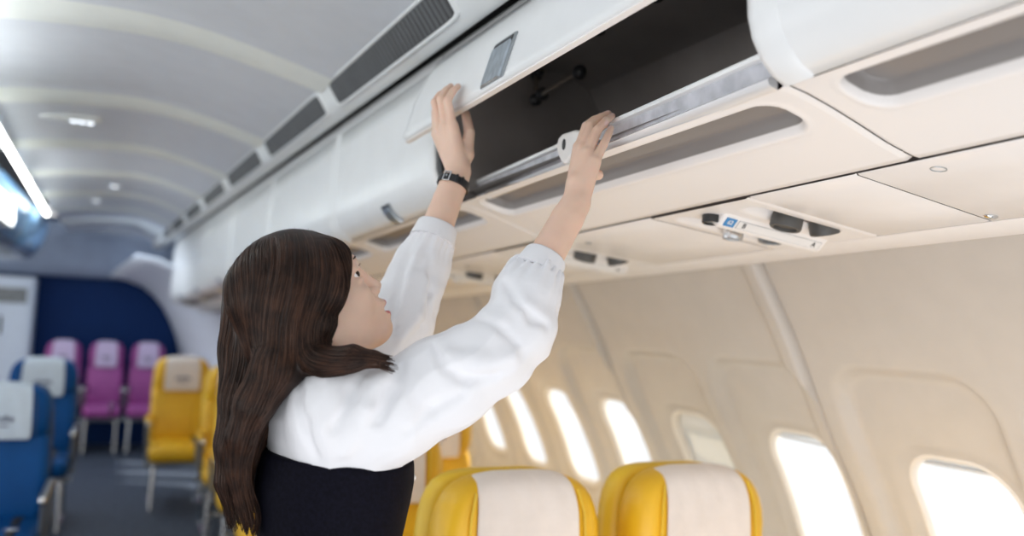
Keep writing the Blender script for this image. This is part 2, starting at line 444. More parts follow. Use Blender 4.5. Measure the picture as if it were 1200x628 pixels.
def ceil_z(x, y):
    if x < -0.1: return float(np.interp(x, [p[0] for p in PX], [p[1] for p in PX]))
    s = (x + .1)/(XI(y)+.1); return float(np.interp(s, [0]+[p[0] for p in RS], [2.186]+[p[1] for p in RS]))
t = empty('ceiling_fixture', (-0.27, 3.95, 2.165), 'oval ceiling fixture with three small bulbs at upper left', 'ceiling light')
mb = MB(); rings = []
for s, z in [(1, 0.01), (1, 0), (.92, -.010), (.7, -.014)]:
    rings.append([(-0.30 + .125*s*math.cos(a), 3.93 + .05*s*math.sin(a), 2.172 + z) for a in [2*math.pi*j/28 for j in range(28)]])
mb.loft(rings); mb.build('body', M['strip'], t)
for q in range(3):
    mb = MB(); mb.sphere((-0.285 + 0.032*q, 3.925, 2.158), 0.014, 8, sc=(1, 1, .7)); mb.build('bulb', M['lens'], t)
for q, (x, y, lab) in enumerate([(-0.165, 5.95, 'small round ceiling lamp, the brighter one past the oval fixture'), (-0.30, 6.75, 'small round ceiling lamp, the faint one nearest the cabin end')]):
    t = empty('ceiling_lamp', (x, y, ceil_z(x, y)), lab, 'ceiling light', 'small round ceiling lamps')
    z = ceil_z(x, y)
    mb = MB(); mb.loft([[(x + r*math.cos(a), y + r*math.sin(a), z + dz) for a in [2*math.pi*j/20 for j in range(20)]] for r, dz in [(.045, .01), (.045, -.006), (.032, -.01), (.03, -.002)]])
    mb.build('ring', M['strip'], t)
    mb = MB(); mb.sphere((x, y, z - .004), 0.03, 8, sc=(1, 1, .35)); mb.build('lens', M['lens'], t)

# ------------------------------------------------------------------ air vents in the side ceiling strip
VS = [(1.615, 2.49), (2.62, 3.47), (3.63, 4.42), (4.58, 5.33), (5.48, 6.22), (6.38, 7.12), (7.28, 8.0)]
VL = ['long slatted ceiling air vent nearest the camera, above the open bin', 'slatted ceiling air vent second from the camera, just left of the open bin', 'slatted ceiling air vent third from the camera', 'slatted ceiling air vent fourth from the camera', 'slatted ceiling air vent fifth from the camera', 'slatted ceiling air vent sixth from the camera', 'farthest slatted ceiling air vent, almost black, at the cabin end']
def vpt(y, s, h):
    a = Vector((XI(y), y, 2.079)); b = Vector((XO(y), y, 2.016)); p = a.lerp(b, s)
    n = Vector((-(2.079-2.016), 0, -(XO(y)-XI(y)))).normalized()
    return p + n*h
for (y0, y1), lab in zip(VS, VL):
    root = empty('ceiling_vent', vpt((y0+y1)/2, .5, 0), lab, 'air vent', 'air vents along the side ceiling strip')
    def outline(e, h):
        r = []
        L = y1 - y0
        for q in range(40):
            a = 2*math.pi*q/40
            ca, sa = math.cos(a), math.sin(a)
            yy = (y0+y1)/2 + (L/2 + e) * math.copysign(abs(ca)**0.16, ca)
            ss = 0.5 + (0.47 + e*6) * math.copysign(abs(sa)**0.16, sa)
            r.append(vpt(yy, ss, h))
        return r
    mb = MB(); mb.grid([outline(0.018, 0.0), outline(0.016, 0.004), outline(0.006, 0.005), outline(-0.002, 0.0015)], closed=True)
    mb.build('frame', M['strip'], root, angle=80)
    mb = MB(); mb.loft([outline(0.001, 0.0007), outline(0.001, 0.0012)])
    mb.build('backing', M['dark'], root)
    mb = MB(); nsl = int((y1-y0)/0.024)
    for q in range(nsl):
        ya = y0 + 0.012 + (y1-y0-0.024)*(q+.5)/nsl
        rows = [[vpt(ya-.007, s, .0012), vpt(ya-.004, s, .004), vpt(ya+.003, s, .004), vpt(ya+.0075, s, .0012)] for s in (0.06, 0.94)]
        mb.grid(rows)
    mb.build('grille', M['vent'], root, angle=70)
# ------------------------------------------------------------------ window-side overhead bins
BJ = [-0.22, 0.83, 1.885, 2.80, 3.85, 4.90, 5.95, 7.00, 8.05]
BL = ['closed white overhead bin at upper right, nearest the camera', 'overhead bin standing open with a dark inside, reached into by the woman',
      'closed white overhead bin just past the open one, partly behind the raised left arm', 'closed white overhead bin above the woman\'s hair, second past the open one',
      'closed white overhead bin, third past the open one', 'closed white overhead bin, fourth past the open one', 'closed white overhead bin, last but one before the aft end', 'closed white overhead bin at the far end of the row']
FACE = [(0.712, 2.000), (0.706, 1.95), (0.7045, 1.88), (0.7035, 1.81), (0.706, 1.77), (0.714, 1.742), (0.728, 1.720), (0.747, 1.703), (0.768, 1.693)]
BOT = [(0.774, 1.691), (0.790, 1.688), (0.812, 1.684), (0.86, 1.671), (0.90, 1.6585), (0.965, 1.637), (1.005, 1.6265), (1.018, 1.6235)]
def bot_v(u): return float(np.interp(u, [p[0] for p in BOT], [p[1] for p in BOT]))
def bin_bottom(y0, y1, root):
    yc, hl = (y0+y1)/2, (y1-y0)/2
    us = [0.774, 0.780] + [0.783 + 0.0032*i for i in range(37)] + [0.91, 0.93, 0.965, 0.99, 1.005, 1.018]
    ys = [y0 + 0.0015] + [y0 + 0.010 + 0.003*i for i in range(50)] + [y0 + 0.17 + (y1-y0-.34)*i/30 for i in range(31)] + [y1 - 0.010 - 0.003*i for i in range(49, -1, -1)] + [y1 - 0.0015]
    rows = []; mk = []
    for y in ys:
        r = []; mr = []
        for u in us:
            d = rrect(y - yc, u - 0.839, hl - 0.050, 0.047, 0.038)
            dep = smooth(-d/0.012)
            rim = smooth((0.010 - abs(d - 0.004))/0.010)
            edge = smooth((0.010 - min(y - y0, y1 - y))/0.008)
            r.append(bx(u, bot_v(u) + 0.030*dep - 0.0015*rim + 0.004*edge, y)); mr.append(d)
        r.append(bx(1.019, 1.640, y)); mr.append(1)
        rows.append(r); mk.append(mr)
    mb = MB(); mb.grid(rows, flip=False)
    o = mb.build('lower_shell', M['bin_under'], root, angle=179)
    at_ = o.data.attributes.new('recess', 'FLOAT', 'POINT'); at_.data.foreach_set('value', [d for r in mk for d in r])
    return o
def profile_plate(y, th, root, name, m, pr):
    mb = MB(); mb.loft([[bx(u, v, yy) for u, v in pr] for yy in (y, y + th)])
    return mb.build(name, m, root, angle=30)
def latch_on(path, y, root, wd=0.056, t0=0.46, t1=0.98, h0=0.004):
    # a curved metal paddle lying on the outside of a door
    def at_t(t, yy, h):
        k = t*(len(path)-1); i = min(int(k), len(path)-2); f = k - i
        u = lerp(path[i][0], path[i+1][0], f); v = lerp(path[i][1], path[i+1][1], f)
        du, dv = path[i+1][0]-path[i][0], path[i+1][1]-path[i][1]; l = math.hypot(du, dv)
        return bx(u + dv/l*(h + h0), v - du/l*(h + h0), yy)
    base = MB()
    base.grid([[at_t(lerp(t0, t1, q/8), yy, h) for yy, h in [(y-wd, 0), (y-wd, .003), (y-wd+.008, .004), (y+wd-.008, .004), (y+wd, .003), (y+wd, 0)]] for q in range(9)])
    b = base.build('latch', M['latch_edge'], root, angle=50)
    pd = MB()
    pd.loft([[at_t(lerp(t0 + .13*(t1-t0), t1, q/8), yy, h) for yy, h in [(y-wd+.007, .003), (y-wd+.009, .0075), (y+wd-.009, .0075), (y+wd-.007, .003)]] for q in range(9)])
    pd.build('latch_paddle', M['latch'], b, angle=50)
    sl = MB(); tt = t0 + .09*(t1-t0)
    sl.loft([[at_t(tt + e, yy, h) for yy, h in [(y-wd+.007, .0035), (y-wd+.007, .0048), (y+wd-.007, .0048), (y+wd-.007, .0035)]] for e in (-.02, .03)])
    sl.build('latch_gap', M['dark'], b)
DOOR_OPEN = [(0.702, 2.000), (0.684, 1.975), (0.664, 1.94), (0.648, 1.905), (0.637, 1.87), (0.629, 1.845), (0.622, 1.822)]
for k in range(len(BJ)-1):
    y0, y1 = BJ[k], BJ[k+1]; yc = (y0+y1)/2
    root = empty('overhead_bin', bx(0.86, 1.65, yc), BL[k], 'overhead bin', 'overhead bins on the window side')
    # header strip under the ceiling gap, top panel and back
    mb = MB(); mb.grid([[bx(u, v, y) for u, v in [(0.730, 1.985), (0.716, 1.992), (0.7125, 2.004), (0.7115, 2.022), (0.716, 2.030), (0.74, 2.034), (1.15, 2.05)]] for y in (y0+.002, y1-.002)])
    mb.build('header', M['bin'], root, angle=60)
    bin_bottom(y0, y1, root)
    is_open = (k == 1)
    if not is_open:
        ys = [y0+.004, y0+.010, y0+.03, yc, y1-.03, y1-.010, y1-.004]
        mb = MB(); mb.grid([[bx(u + (.006 if y in (ys[0], ys[-1]) else 0.0), v, y) for u, v in FACE] for y in ys])
        d = mb.build('door', M['bin'], root, angle=60, solid=0.008, offset=0)
        mb = MB(); mb.grid([[bx(u - (h if q < 6 else h*.5), v - (h if q > 5 else 0), y) for q, (u, v) in enumerate(FACE)] for y, h in [(y1-.056, .0035), (y1-.053, .0062), (y1-.016, .0066), (y1-.006, .005), (y1-.003, .000)]])
        mb.build('end_band', M['bin'], d, angle=60)
        latch_on(FACE, yc - 0.08, d, 0.036, 0.64, 0.95)
        profile_plate(y0+.010, 0.004, root, 'end_panel', M['gap'], [(0.735, 2.0), (0.728, 1.8), (0.80, 1.705), (1.0, 1.65), (1.0, 2.0)])
        profile_plate(y1-.014, 0.004, root, 'end_panel', M['gap'], [(0.735, 2.0), (0.728, 1.8), (0.80, 1.705), (1.0, 1.65), (1.0, 2.0)])
        continue
    # the open bin: dark lined inside
    def fl(u): return 1.722 - 0.12*(u - 0.77)
    mb = MB(); mb.grid([[bx(u, v, y) for u, v in [(0.772, 1.715), (0.80, fl(.8)), (0.95, fl(.95)), (1.10, fl(1.1)), (1.17, 1.73), (1.20, 1.80), (1.18, 1.92), (1.12, 2.0), (1.05, 2.03), (0.72, 2.026)]] for y in (y0+.006, y1-.006)])
    mb.build('liner', M['binside'], root, angle=30)
    for y in (y0 + .004, y1 - .010):
        profile_plate(y, 0.006, root, 'side_panel', M['binside'], [(0.722, 2.025), (0.722, 1.80), (0.745, 1.735), (0.772, 1.700), (1.2, 1.64), (1.2, 2.03)])
    # curved end pillar at the far side, seen as a dark slot with a pale rim
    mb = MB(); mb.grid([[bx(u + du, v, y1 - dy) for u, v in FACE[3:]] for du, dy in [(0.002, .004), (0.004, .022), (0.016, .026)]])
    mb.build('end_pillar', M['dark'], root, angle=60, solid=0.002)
    # front rail of the bin floor
    def rail(pts, name, m, b=0):
        mb = MB(); mb.loft([[(0.7585 + dx, y, 1.741 - 0.025*(y - .83) + dz) for dx, dz in pts] for y in (y0+.012, y1-.012)])
        return mb.build(name, m, root, angle=50, bevel=b)
    rail([(0.010, 0.003), (-0.002, 0.004), (-0.006, 0.001), (-0.006, -0.006), (0.000, -0.010), (0.010, -0.010)], 'top_rail', M['alu'])
    rail([(0.010, -0.008), (-0.001, -0.009), (0.003, -0.036), (0.012, -0.036)], 'front_band', M['alu2'])
    rail([(0.012, -0.035), (-0.002, -0.036), (-0.006, -0.040), (-0.003, -0.047), (0.012, -0.052)], 'lower_rail', M['alu'])
    # latch catch standing on the rail
    c = Vector((0.752, 1.375, 1.708)); mb = MB()
    out = [(0.048, -.004), (0.052, .010), (0.046, .024), (0.030, .030), (-0.02, .028), (-0.05, .020), (-0.05, -.004), (-0.02, -.018), (0.012, -.034), (0.026, -.030)]
    mb.loft([[(c.x + dx, c.y + a*s, c.z + b*s) for a, b in out] for dx, s in [(0.004, 1.0), (-0.008, 1.0), (-0.013, 0.92)]])
    ct = mb.build('latch_catch', M['white'], root, bevel=0.003)
    mb = MB(); mb.loft([[(c.x + dx, c.y + .016 + .0065*math.cos(q), c.z + .006 + .011*math.sin(q)) for q in [2*math.pi*j/16 for j in range(16)]] for dx in (-0.0128, -0.0142)])
    mb.build('catch_slot', M['dark'], ct)
    # raised door
    ys = [y0+.006, y0+.02, yc, y1-.040, y1-.016, y1-.004]
    mb = MB(); rows = []
    for y in ys:
        sh = 0.006 if y == ys[-1] or y == ys[0] else 0.0
        rows.append([bx(u, v + (sh*1.2 if q == len(DOOR_OPEN)-1 else 0), y) for q, (u, v) in enumerate(DOOR_OPEN)])
    mb.grid(rows)
    d = mb.build('door', M['bin'], root, angle=60, solid=0.011, offset=0)
    mb = MB(); mb.loft([[bx(u, v, y) for u, v in [(0.6225, 1.8225), (0.6215, 1.8185), (0.6325, 1.8165), (0.6345, 1.8225)]] for y in (y0+.01, y1-.012)])
    mb.build('edge_trim', M['bin_low'], d)
    latch_on(DOOR_OPEN, 1.405, d, 0.046, 0.47, 0.95, 0.006)
    # folding arms and stops inside
    hm = M['latch_edge']
    for a, b, r in [((0.89, 1.84, 2.0), (0.86, 1.775, 1.915), .011), ((0.86, 1.74, 1.92), (0.86, 1.56, 1.925), .011), ((0.90, 1.24, 2.01), (0.86, 1.12, 1.95), .011)]:
        mb = MB(); mb.tube([a, Vector(a).lerp(Vector(b), .5), b], r, 8, squash=.5); arm = mb.build('hinge_arm', M['hinge'], root, angle=40)
        for e in (a, b):
            mb = MB(); mb.sphere(e, r*1.5, 8); mb.build('pivot', M['dark'], arm)
    for e in [(0.88, 1.81, 1.995), (0.87, 1.50, 2.0), (0.90, 1.33, 2.02)]:
        mb = MB(); mb.sphere(e, .016, 8, sc=(1, 1, .6)); mb.build('stop', M['dark'], root)

# ------------------------------------------------------------------ passenger service panels under the bins
def pin(Y): return Vector((1.022 + TX(Y), Y, 1.620 - 0.033*(Y - .83)))
def pout(Y): return Vector((1.45, Y, 1.5585 - 0.0216*(Y - .95)))
def ps(s, Y, h=0.0):
    p = pin(Y).lerp(pout(Y), s); d = (pout(Y) - pin(Y)).normalized(); n = Vector((-d.z, 0, d.x)) * -1
    if n.z > 0: n = -n
    return p + n*h
mb = MB(); mb.grid([[ps(s, y, h) for s, h in [(0.757, -.02), (0.757, -.001), (0.761, 0), (0.9, 0), (0.97, -.0005), (0.995, -.004), (1.0, -.010), (1.005, -.03)]] for y in (-0.6, 0.8, 2.5, 8.3)])
tag(mb.build('trim_5', M['psu'], angle=50), kind='structure')
mb = MB(); mb.grid([[ps(s, y, -.014) for s in (-0.03, 0.5, 1.0)] for y in (-0.6, 2.5, 8.3)])
tag(mb.build('trim_6', M['gap'], solid=0.002), kind='structure')
MODC = [1.315 + 0.745*k for k in range(-2, 9)]
def capsule_d(a, b, ca, cb, la, rb): # stadium along a
    return math.hypot(max(abs(a - ca) - la, 0), b - cb) - rb
SW = 0.43                                             # panel width in metres per unit s
def module(c, lab, detail):
    root = empty('passenger_service_unit', ps(0.4, c), lab, 'reading light panel', 'service panels with reading lights under the bins')
    y0, y1 = c - 0.145, c + 0.145
    n1 = 56 if detail else 22; n2 = 90 if detail else 30
    yy = [lerp(y0+.0015, y1-.0015, i/n1) for i in range(n1+1)]; ss = [lerp(0.009, 0.748, i/n2) for i in range(n2+1)]
    rows = []
    for y in yy:
        r = []
        for s in ss:
            a = s*SW; b = y - c
            h = 0
            for cy, s0, s1, rb in ((-0.088, 0.10, 0.63, 0.030), (0.085, 0.06, 0.70, 0.030)):
                d = capsule_d(a, b, (s0+s1)/2*SW, cy, (s1-s0)/2*SW - rb, rb)
                h += 0.024*smooth(-d/0.022)
            edge = min(y - y0, y1 - y)
            h += 0.003*smooth((0.006-edge)/0.006)
            r.append(ps(s, y, -h))
        rows.append(r)
    mb = MB(); mb.grid(rows); mb.build('panel', M['psu'], root, angle=60)
    # raised wedge bar: its slanted face looks towards the aisle end and carries the seat letters
    s0, s1 = 0.135, 0.715
    sec = [(-.034, -.002), (-.026, .004), (-.010, .0215), (.000, .0235), (.020, .012), (.028, -.002)]
    mb = MB(); mb.loft([[ps(s, c + y*q, h*q if h > 0 else h) for y, h in sec] for s, q in ((s0 - .012, .72), (s0, .97), (s0 + .02, 1), (s1 - .02, 1), (s1, .97), (s1 + .010, .75))])
    b = mb.build('letter_bar', M['psu'], root, bevel=.002, angle=40)
    A_, B_ = (-.026, .004), (-.010, .0215)
    fd = Vector((0, B_[0]-A_[0], 0)) + (ps(.4, c, B_[1]) - ps(.4, c, A_[1])); fd.normalize()
    ex = (pout(c) - pin(c)).normalized(); fn = ex.cross(fd).normalized()
    if fn.y > 0: fn = -fn
    def fp(s, t, h=0.0): return ps(s, c + lerp(A_[0], B_[0], t), lerp(A_[1], B_[1], t)) + fn*h
    def pl(s0, s1, t0, t1, h): return [fp(s0, t0, h), fp(s1, t0, h), fp(s1, t1, h), fp(s0, t1, h)]
    if detail:
        mb = MB(); mb.loft([pl(0.208, 0.695, .12, .88, -.001), pl(0.208, 0.695, .12, .88, .0006)]); mb.build('letter_plate_rim', M['latch_edge'], b)
        mb = MB(); mb.loft([pl(0.211, 0.692, .155, .845, .0), pl(0.211, 0.692, .155, .845, .0010)]); mb.build('letter_plate', M['white'], b)
        up = -fd if fd.z < 0 else fd
        zz = fn; yy = up; xx = yy.cross(zz)
        def LT(p): return Matrix(((xx.x, yy.x, zz.x, p.x), (xx.y, yy.y, zz.y, p.y), (xx.z, yy.z, zz.z, p.z), (0, 0, 0, 1)))
        for ch, s in (('B', 0.245), ('A', 0.655)):
            text_mesh('seat_letter', ch, 0.0155, LT(fp(s, .5, .0012)), M['ink'], b, 0.0003)
        mb = MB(); mb.loft([pl(0.140, 0.196, .10, .90, -.001), pl(0.140, 0.196, .10, .90, .0012)]); q = mb.build('row_placard', M['placard'], b)
        text_mesh('row_number', '62', 0.0135, LT(fp(0.168, .5, .0014)), M['white'], q, 0.0002)
    # eyeball lights and air nozzles
    def drum(s, y, r, h0, h1, name, m1, m2, tilt=(0, 0)):
        p0 = ps(s, y, h0); p1 = ps(s, y, h1) + Vector((tilt[0], tilt[1], 0))
        ax = (p1 - p0).normalized(); a = ax.orthogonal().normalized(); b_ = ax.cross(a); n = 24 if detail else 12
        def ring(p, rr): return [p + (a*math.cos(t) + b_*math.sin(t))*rr for t in [2*math.pi*j/n for j in range(n)]]
        mb = MB(); mb.loft([ring(p0, r*.96), ring(p0.lerp(p1, .5), r), ring(p0.lerp(p1, .9), r), ring(p1, r*.93), ring(p1, r*.74), ring(p0.lerp(p1, .8), r*.70)])
        o = mb.build(name, m1, root, angle=40)
        mb = MB(); mb.loft([ring(p0.lerp(p1, .78), r*.70), ring(p0.lerp(p1, .86), r*.66)]); mb.build('lens' if 'light' in name else 'nozzle', m2, o)
    drum(0.355, c - 0.084, 0.031, -.02, .016, 'reading_light', M['drum'], M['drum'], (-.004, .002))
    drum(0.545, c - 0.088, 0.030, -.022, .008, 'air_outlet', M['drum'], M['dark'], (.012, .002))
    drum(0.118, c + 0.012, 0.019, -.01, .016, 'reading_light', M['dark'], M['latch_edge'], (0, -.002))
    drum(0.37, c + 0.080, 0.022, -.016, .018, 'reading_light', M['steel'], M['dark'])
    drum(0.60, c + 0.082, 0.026, -.02, .004, 'air_outlet', M['frame'], M['dark'])
    mb = MB(); mb.loft([[ps(s, y, h) for s, y in [(0.30, c+.040), (0.39, c+.040), (0.39, c+.052), (0.30, c+.052)]] for h in (-.003, .004)])
    mb.build('call_button', M['placard'], root, bevel=.002)
PL = {2: 'reading light panel lettered B A beside a blue 62 placard, nearest the camera', 3: 'reading light panel partly behind the woman\'s right forearm', 4: 'reading light panel seen between the woman\'s two raised arms', 5: 'reading light panel third past the lettered one', 6: 'reading light panel fourth past the lettered one', 7: 'reading light panel fifth past the lettered one', 8: 'reading light panel sixth past the lettered one', 9: 'farthest reading light panel in the row'}
for k, c in enumerate(MODC):
    if k < 2 or k > 9: continue
    module(c, PL[k], k <= 4)
# blank panels between
BLK = []
for k in range(0, 10):
    a, b = MODC[k] + 0.146, MODC[k+1] - 0.146
    if k == 1: BLK += [(0.936, 1.1685), (0.40, 0.934)]
    elif k >= 2: BLK += [(a, b)]
BN = {0: 'narrow blank white panel between the lettered light panel and the next panel', 1: 'wide blank white panel at far right with a chrome button and oval mark'}
NTH = ['just left of the lettered light panel, crossed by the woman\'s forearm', 'second past the lettered light panel', 'third past the lettered light panel', 'fourth past the lettered light panel', 'fifth past the lettered light panel', 'sixth past the lettered light panel', 'seventh past the lettered light panel', 'farthest in the row', '']
for i, (a, b) in enumerate(BLK):
    root = empty('blank_panel', ps(0.4, (a+b)/2), BN.get(i, 'blank white service panel ' + NTH[max(0, i-2)]), 'ceiling panel', 'blank panels under the bins')
    mb = MB(); mb.grid([[ps(s, y, -h - (0.003 if (s in (0.009, 0.748)) else 0)) for s in (0.009, 0.016, 0.2, 0.5, 0.741, 0.748)] for y, h in [(a+.0004, .0012), (a+.003, 0), ((a+b)/2, 0), (b-.003, 0), (b-.0004, .0012)]])
    mb.build('panel', M['psu'], root, angle=60)
    if i == 1:
        mb = MB(); p = ps(0.68, 0.915, 0); mb.sphere(p, .010, 8, sc=(1.4, 1, .6)); mb.build('chrome_button', M['steel'], root)
        mb = MB(); mb.tube([ps(0.10 + .028*math.cos(t), .825 + .010*math.sin(t), .0006) for t in [2*math.pi*j/24 for j in range(25)]], .0007, 5); mb.build('oval_mark', M['latch_edge'], root)
    elif i >= 2:
        mb = MB(); mb.tube([ps(0.16 + .016*math.cos(t), b - .10 + .008*math.sin(t), .0005) for t in [2*math.pi*j/16 for j in range(17)]], .001, 5); mb.build('oval_mark', M['latch_edge'], root)
# ------------------------------------------------------------------ seats (they face the camera, -Y)
def slab(rows):
    # rows: (z, half width, y front, y back, corner radius) -> rounded-rectangle rings
    rings = []
    for z, hw, yf, yb, cr, *xo in rows:
        xo = xo[0] if xo else 0
        hd = (yb - yf)/2; yc = (yf + yb)/2; cr = min(cr, hd*.98, hw*.98); ring = []
        for cx, cy, a0 in ((hw-cr, hd-cr, 0), (-(hw-cr), hd-cr, 90), (-(hw-cr), -(hd-cr), 180), (hw-cr, -(hd-cr), 270)):
            for q in range(7):
                a = math.radians(a0 + 90*q/6); ring.append((xo + cx + cr*math.cos(a), yc + cy + cr*math.sin(a), z))
        rings.append(ring)
    return rings
def make_seat(colm, shellm, coverm, label, group, cat='seat', logo=True):
    r = empty('airline_seat', (0, 0, 0), label, cat, group)
    # back shell (behind) and front backrest cushion with a raised headrest
    mb = MB(); mb.loft(slab([(0.30, .185, .11, .16, .03), (0.42, .200, .10, .165, .035), (0.70, .208, .105, .185, .04), (0.86, .205, .115, .20, .045), (0.95, .198, .12, .205, .05), (1.005, .180, .122, .20, .05), (1.032, .150, .128, .19, .04), (1.042, .105, .138, .18, .03), (1.044, .05, .15, .17, .01)]))
    mb.build('back_shell', shellm, r, angle=60, sub=1)
    mb = MB(); mb.loft(slab([(0.40, .185, -.02, .07, .035), (0.50, .205, -.03, .085, .045), (0.62, .212, -.02, .09, .05), (0.74, .210, .0, .095, .05), (0.80, .202, .012, .10, .05), (0.84, .196, .01, .10, .05)]))
    mb.build('backrest', colm, r, angle=60, sub=1)
    mb = MB(); mb.loft(slab([(0.80, .17, .02, .10, .04), (0.82, .195, -.005, .105, .05), (0.88, .205, -.018, .11, .055), (0.95, .202, -.018, .112, .055), (1.00, .186, -.010, .112, .055), (1.03, .158, .0, .106, .05), (1.046, .115, .018, .096, .035), (1.050, .06, .035, .08, .02)]))
    hd = mb.build('headrest', colm, r, angle=60, sub=1)
    for sx in (-1, 1):   # stitched seam arcs down each wing
        mb = MB(); mb.tube([(sx*.142, -.021, .82), (sx*.142, -.024, .90), (sx*.138, -.021, .97), (sx*.125, -.010, 1.02)], .0035, 6)
        mb.build('seam', shellm, hd)
    # cloth cover over the headrest
    rows = []
    for t, (z, y, hw) in enumerate([(.800, -.0235, .128), (.86, -.0255, .128), (.92, -.0245, .126), (.97, -.021, .124), (1.005, -.014, .122), (1.03, -.004, .120), (1.048, .012, .116), (1.056, .035, .113), (1.055, .060, .112), (1.050, .085, .112), (1.030, .108, .114), (.98, .1185, .116)]):
        rows.append([(hw*(2*q/14-1), y + .0022*math.sin(q*1.9 + t*.8) - .001, z - .012*abs(2*q/14-1)**4*(1 if z > 1.0 else 0)) for q in range(15)])
    mb = MB(); mb.grid(rows); cv = mb.build('headrest_cover', coverm, r, solid=.003, angle=80, sub=1, offset=0)
    if logo:
        mb = MB()
        for q in range(5):
            x = -.05 + .022*q
            mb.box((x, -.0305, .884), (x + .016, -.0285, .884 + .018 + .008*((q*3) % 2)))
        mb.box((-.03, -.0305, .862), (.035, -.0285, .869))
        mb.build('printed_mark', M['logo'], cv, bevel=.001, seg=1)
    # seat cushion
    mb = MB(); mb.loft(slab([(0.335, .195, -.44, .06, .05), (0.36, .210, -.46, .07, .06), (0.41, .214, -.475, .07, .06), (0.445, .208, -.465, .06, .06), (0.458, .18, -.43, .03, .05), (0.460, .10, -.35, -.05, .04)]))
    mb.build('seat_cushion', colm, r, angle=60, sub=1)
    # belt, armrests, frame and legs
    mb = MB(); mb.grid([[(x, y, z) for x in (.09, .125)] for y, z in [(.04, .462), (-.10, .466), (-.28, .462), (-.42, .463), (-.475, .44), (-.48, .37)]])
    b = mb.build('seat_belt', M['belt'], r, solid=.003)
    mb = MB(); mb.box((.08, -.30, .464), (.135, -.25, .472)); mb.build('buckle', M['steel'], b, bevel=.003)
    for sx in (-1, 1):
        mb = MB(); mb.loft(slab([(.575, .014, -.36, .05, .013), (.590, .018, -.375, .06, .017), (.612, .018, -.375, .06, .017), (.622, .014, -.36, .05, .013)]))
        mb.v = [(x + sx*.221, y, z) for x, y, z in mb.v]
        a = mb.build('armrest', colm if colm is M['yellow'] else M['frame'], r, angle=60, sub=1)
        mb = MB(); mb.loft(slab([(.578, .015, -.392, -.355, .013), (.60, .0175, -.398, -.35, .014), (.618, .015, -.392, -.355, .013)])); mb.v = [(x + sx*.221, y, z) for x, y, z in mb.v]
        mb.build('end_cap', M['steel'], a, sub=1)
        mb = MB(); mb.tube([(sx*.221, -.33, .585), (sx*.221, -.30, .50), (sx*.214, -.22, .36)], [.012, .014, .016], 8); mb.build('armrest_support', M['frame'], r)
        mb = MB(); mb.tube([(sx*.221, .03, .585), (sx*.214, .05, .36)], .014, 8); mb.build('armrest_support', M['frame'], r)
    for y in (-.36, -.06):
        mb = MB(); mb.tube([(-.232, y, .322), (.232, y, .322)], .016, 10); mb.build('seat_rail', M['frame'], r)
    for sx in (-1, 1):
        mb = MB(); mb.tube([(sx*.17, -.36, .32), (sx*.175, -.37, .15), (sx*.175, -.38, .02)], [.015, .014, .016], 8); mb.tube([(sx*.17, -.06, .32), (sx*.175, .06, .02)], .013, 8); mb.tube([(sx*.175, -.42, .012), (sx*.175, .12, .012)], .012, 8)
        mb.build('leg', M['steel'], r)
    for o in [r] + r.children_recursive:            # seat width
        if o.type == 'MESH': o.data.transform(Matrix.Diagonal((.985, 1, 1, 1)))
    return r
def place(proto, used, x, y, label, dz=0.0):
    # y is the plane of the headrest front
    if used: o = copy_tree(proto)
    else: o = proto
    o.location = (x, y + .02, dz); o['label'] = label
    return o
Y0 = make_seat(M['yellow'], M['yellow2'], M['cover'], 'yellow seat', 'yellow window-side seats', logo=False)
place(Y0, False, 0.812, 1.62, 'yellow airline seat with white headrest cloth, left one of the near pair', -.02)
place(Y0, True, 1.296, 1.62, 'yellow airline seat with white headrest cloth, right one of the near pair', -.02)
Y1 = make_seat(M['yellow'], M['yellow2'], M['cover'], 'yellow seat', 'yellow window-side seats')
rowsY = [(2.55, .77), (3.40, .74), (4.25, .71), (5.00, .69), (5.75, .67), (6.60, .375)]
rl = ['one row behind the near yellow pair', 'two rows behind the near yellow pair', 'three rows behind the near yellow pair', 'four rows behind the near yellow pair', 'just left of the woman\'s hanging hair', 'in the farthest yellow row by the purple seats']
first = True
for (y, x), t in zip(rowsY, rl):
    place(Y1, not first, x, y, 'yellow aisle seat with pale headrest cloth ' + t, -0.02 if y < 6 else -0.01); first = False
    if y > 3: place(Y1, True, x + .48, y, 'yellow window-side seat with pale headrest cloth ' + t, -0.02)
B0 = make_seat(M['blue'], M['blue2'], M['cover_b'], 'blue seat', 'blue centre seats')
first = True
for y, t in [(4.3, 'in the nearer blue row'), (6.2, 'in the farther blue row')]:
    for q, x in enumerate([-.50, -.98]):
        place(B0, not first, x, y, 'blue airline seat %s, %s' % (t, 'next to the aisle' if q == 0 else 'away from the aisle'), -0.04 if y < 5 else -0.02); first = False
P0 = make_seat(M['purple'], M['purple2'], M['cover_p'], 'purple seat', 'purple seats against the blue wall')
for q, (x, t) in enumerate([(-.575, 'leftmost of the three by the blue wall'), (-.20, 'middle one of the three by the blue wall'), (.175, 'rightmost of the three by the blue wall')]):
    o = place(P0, q > 0, x, 9.02, 'purple airline seat with lilac headrest cloth, ' + t, 0.01)
    o.scale = (.78, .8, 1.0)

